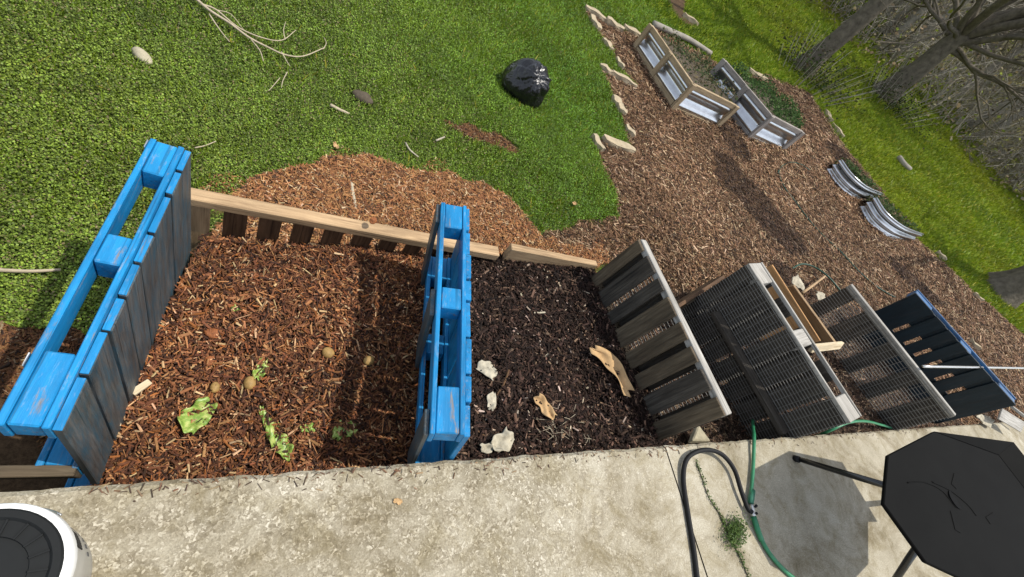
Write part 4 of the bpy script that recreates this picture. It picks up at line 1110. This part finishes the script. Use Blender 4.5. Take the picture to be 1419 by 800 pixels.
# ------------------------------------------------------------------ trees
def grow(mb, p, d, L, r, depth, rnd, seg=5, wob=.12, up=.05, nsub=(2, 4), spread=.7, sides=6, minr=.004):
    pts = [p]; rad = [r]; q = p.copy(); dd = d.copy()
    for i in range(seg):
        dd = (dd + Vector((rnd.gauss(0, wob), rnd.gauss(0, wob), rnd.gauss(0, wob) + up))).normalized()
        q = q + dd * (L / seg); pts.append(q.copy()); rad.append(max(minr, r * (1 - .62 * (i + 1) / seg)))
    mb.tube(pts, rad, max(3, sides), cap=False)
    if depth > 0:
        for k in range(rnd.randint(*nsub)):
            i = rnd.randint(max(1, seg // 3), seg); base = pts[i]; dr = (pts[i] - pts[i - 1]).normalized()
            ax = Vector((rnd.gauss(0, 1), rnd.gauss(0, 1), rnd.gauss(0, 1))); ax = (ax - dr * ax.dot(dr)).normalized()
            nd_ = (dr + ax * rnd.uniform(.4, 1.2) * spread).normalized()
            grow(mb, base, nd_, L * rnd.uniform(.5, .8), max(minr, rad[i] * rnd.uniform(.5, .75)), depth - 1, rnd, max(3, seg - 1), wob * 1.15, up, nsub, spread, sides - 1, minr)
def trunk_mesh(pts, rad, name, mat, root, sides=20, seed=0):
    r = random.Random(seed); p = crspline(pts, 6); m = len(p)
    rr = np.interp(np.linspace(0, 1, m), np.linspace(0, 1, len(rad)), rad)
    mb = MB().tube(p, list(rr), sides)
    ph = [r.uniform(0, 6) for _ in range(4)]
    for i in range(m):
        for k in range(sides):
            a = 2 * PI * k / sides; v = Vector(mb.v[i * sides + k]); c = p[i]
            fl = 1 + .09 * math.sin(4 * a + ph[0] + i * .1) + .05 * math.sin(9 * a + ph[1] + .3 * i) + (.35 * max(0, 1 - i / 5) * (.5 + .5 * math.sin(5 * a + ph[2])))
            mb.v[i * sides + k] = tuple(c + (v - c) * fl)
    return mb.build(name, mat, root, smooth=True)
rnd = random.Random(5)
UP = Vector((0, 0, 1))
# left big tree: trunk leaves the frame at the top
b1 = atg(1112, 96); t1 = thing('bare_tree', 'thick bare tree trunk at the lawn edge behind the leafy raised bed', 'tree', b1)
trunk_mesh([(0, 0, -.2), (.02, 0, .6), (.05, -.02, 1.8), (.05, .05, 3.4), (.0, .1, 5.2)], [.34, .235, .21, .19, .17], 'trunk', M['bark'], t1, 22, 1)
mb = MB()
for i in range(9):
    a = rnd.uniform(0, 2 * PI); grow(mb, Vector((.02, .05, rnd.uniform(3.6, 5.2))), Vector((math.cos(a) * .8, math.sin(a) * .8, .8)).normalized(), rnd.uniform(2.2, 3.6), .13, 3, rnd, 6, .16, .05, (2, 3), .8, 7)
mb.build('crown', M['bark'], t1, smooth=True)
# right big tree: forks into many limbs
b2_ = atg(1222, 134); t2 = thing('bare_tree', 'large bare forked tree with dark spreading limbs at the upper right', 'tree', b2_)
trunk_mesh([(0, 0, -.2), (.0, .02, .5), (.02, .0, 1.1), (.0, .05, 1.8), (.03, .05, 2.3)], [.46, .31, .27, .25, .24], 'trunk', M['bark'], t2, 24, 2)
mb = MB()
for i, (a, el, L_, r_) in enumerate([(.2, .9, 5.5, .14), (1.1, 1.2, 5.8, .15), (2.0, .8, 5, .12), (2.9, .6, 4.6, .10), (3.7, .95, 5.2, .13), (4.6, .6, 4.6, .10), (5.3, .95, 5.2, .13), (5.9, .35, 4.4, .085), (.7, .4, 4.4, .085), (4.1, 1.2, 6, .14), (5.6, .1, 3.6, .06), (2.5, .1, 3.2, .06), (3.2, .3, 4, .07), (4.9, .25, 4, .07), (.1, .2, 4, .07), (1.6, .5, 4.4, .08), (5.1, 1.3, 6, .14)]):
    z_ = 1.5 + .05 * i if el < .5 else 2.15 + rnd.uniform(-.3, .15)
    d = Vector((math.cos(a) * math.cos(el), math.sin(a) * math.cos(el), math.sin(el)))
    grow(mb, Vector((.02, .04, z_)), d, L_, r_, 3, rnd, 8, .17, .03, (3, 5), .85, 7)
mb.build('crown', M['bark'], t2, smooth=True)
# near tree at the right edge, mostly out of frame
b3 = atg(1386, 403); t3 = thing('bare_tree', 'dark tree trunk base at the right edge of the lawn', 'tree', b3)
trunk_mesh([(0, 0, -.2), (0, 0, .5), (.02, 0, 1.6), (0, .04, 3.2), (0, 0, 5)], [.46, .30, .26, .24, .2], 'trunk', M['bark'], t3, 22, 3)
mb = MB()
for i in range(6):
    a = rnd.uniform(0, 2 * PI); grow(mb, Vector((0, 0, rnd.uniform(4, 5))), Vector((math.cos(a) * .7, math.sin(a) * .7, .9)).normalized(), 2.6, .12, 2, rnd, 5, .15, .05, (2, 3), .8, 6)
mb.build('crown', M['bark'], t3, smooth=True)
# woodland: several prototypes copied with their parts
def copy_tree(o):
    c = o.copy(); COL.objects.link(c)
    for ch in o.children:
        d = ch.copy(); COL.objects.link(d); d.parent = c
    return c
protos = []
LABW = 'thin bare grey tree in the woodland beyond the lawn'
for k in range(6):
    t = thing('woodland_tree', LABW, 'tree', (0, 0, 0), None, 'bare trees in the woodland')
    hh = rnd.uniform(6, 9)
    pts = [(0, 0, -.3), (rnd.gauss(0, .1), rnd.gauss(0, .1), hh * .3), (rnd.gauss(0, .25), rnd.gauss(0, .25), hh * .65), (rnd.gauss(0, .4), rnd.gauss(0, .4), hh)]
    r0 = rnd.uniform(.09, .17)
    trunk_mesh(pts, [r0 * 1.25, r0, r0 * .7, r0 * .3], 'trunk', M['barkwood'], t, 9, 20 + k)
    mb = MB(); sp = crspline(pts, 8)
    for i in range(20):
        q = sp[rnd.randint(4, len(sp) - 1)]; a = rnd.uniform(0, 2 * PI)
        grow(mb, q, Vector((math.cos(a), math.sin(a), rnd.uniform(.2, 1.1))).normalized(), rnd.uniform(1.2, 2.8), r0 * .33, 2, rnd, 4, .2, .03, (2, 4), .9, 5, .008)
    mb.build('crown', M['barkwood'], t, smooth=True); protos.append(t)
spots = []
while len(spots) < 170:
    s = 25 + 35 * rnd.random() ** 1.5; v = rnd.uniform(-26, 34)
    x, y = .8 * s + .6 * v, .6 * s - .8 * v
    P1_ = np.array([[x, y, float(g(x, y)) + 1.5]])
    if y < 1.0 or not in_view(P1_, 350, 350)[0]: continue
    if s + 2.5 * float(vnoise(np.array([x]), np.array([y]), .5, 9)[0]) < 24.5: continue
    spots.append((x, y))
for i, (x, y) in enumerate(spots):
    o = protos[i] if i < 6 else copy_tree(protos[i % 6])
    o.location = (x, y, float(g(x, y))); o.rotation_euler = (rnd.gauss(0, .05), rnd.gauss(0, .05), rnd.uniform(0, 6.28)); k = rnd.uniform(.8, 1.25); o.scale = (k, k, k)
# undergrowth: one tangled mass of twigs and dead leaves in the wood
mb = MB()
for i in range(5200):
    s = 24.5 + 34 * rnd.random() ** 1.6; v = rnd.uniform(-26, 34); x, y = .8 * s + .6 * v, .6 * s - .8 * v
    if y < .5: continue
    z_ = float(g(x, y)); a = rnd.uniform(0, 2 * PI); L_ = rnd.uniform(1.0, 3.6)
    d = Vector((math.cos(a) * .5, math.sin(a) * .5, rnd.uniform(.4, 1.3))).normalized()
    p0 = Vector((x, y, z_ - .05)); p1 = p0 + d * L_ * .5; p2 = p1 + (d + Vector((rnd.gauss(0, .4), rnd.gauss(0, .4), rnd.gauss(0, .3)))).normalized() * L_ * .5
    mb.tube([p0, p1, p2], [.022, .016, .007], 3, cap=False)
    for _ in range(2):
        q = p0.lerp(p1, rnd.uniform(.4, 1)); e = (d + Vector((rnd.gauss(0, .8), rnd.gauss(0, .8), rnd.gauss(0, .4)))).normalized() * L_ * .4
        mb.tube([q, q + e], [.011, .005], 3, cap=False)
tag(mb.build('undergrowth', M['barkwood']), 'tangled grey brown brush filling the woodland floor', 'undergrowth', kind='stuff')
n = 60000
s = 23 + 42 * rng.uniform(size=n) ** 1.4; v = rng.uniform(-26, 36, n); x, y = .8 * s + .6 * v, .6 * s - .8 * v
hl = rng.uniform(size=n) ** 2 * 2.6
P = np.stack([x, y, g(x, y) + .02 + hl], 1); k = (y > 1) & in_view(P); P = P[k]; hl = hl[k]; n = len(P)
colr = pick(n, [(.27, .23, .15), (.31, .25, .14), (.24, .28, .05), (.17, .145, .10)], [3, 2, 2, 3], .4)
lo = raw_mesh('woodland_leaves', *leaves(P, rng.uniform(.05, .16, n) * 1.2, colr, 1.0, .7), M['dullleaf'], 4)
tag(lo, 'scattered dead and yellow green leaves through the woodland brush', 'undergrowth', kind='stuff')
# ivy and suckers at the foot of the two big trees
def foot_brush(c, n, rad, hgt, lab):
    mb = MB(); root = thing('brush', lab, 'brush', c)
    for i in range(n):
        a = rnd.uniform(0, 2 * PI); q = Vector((math.cos(a), math.sin(a), 0)) * rad * math.sqrt(rnd.random())
        z_ = float(g(c.x + q.x, c.y + q.y)) - c.z
        d = Vector((q.x * .8, q.y * .8, 1)).normalized(); L_ = hgt * rnd.uniform(.4, 1.2)
        mb.tube([(q.x, q.y, z_), tuple(Vector((q.x, q.y, z_)) + d * L_)], [.010, .004], 4, cap=False)
    mb.build('stems', M['barkwood'], root)
    P = np.array([(rnd.gauss(0, rad * .6), rnd.gauss(0, rad * .6), abs(rnd.gauss(0, hgt * .3)) + .02) for _ in range(1400)])
    o = raw_mesh('leaves', *leaves(P, rng.uniform(.04, .09, 1400), pick(1400, [(.04, .06, .018), (.07, .09, .025), (.07, .06, .03)], [2, 1, 1]), .9, .7), M['dullleaf'], 4); o.parent = root
foot_brush(b1 + Vector((-.2, -.5, 0)), 40, 1.0, 1.1, 'dark leafy brush around the foot of the thick tree trunk')
foot_brush(b2_ + Vector((-.2, -.6, 0)), 45, 1.1, 1.0, 'dark leafy brush around the foot of the forked tree')
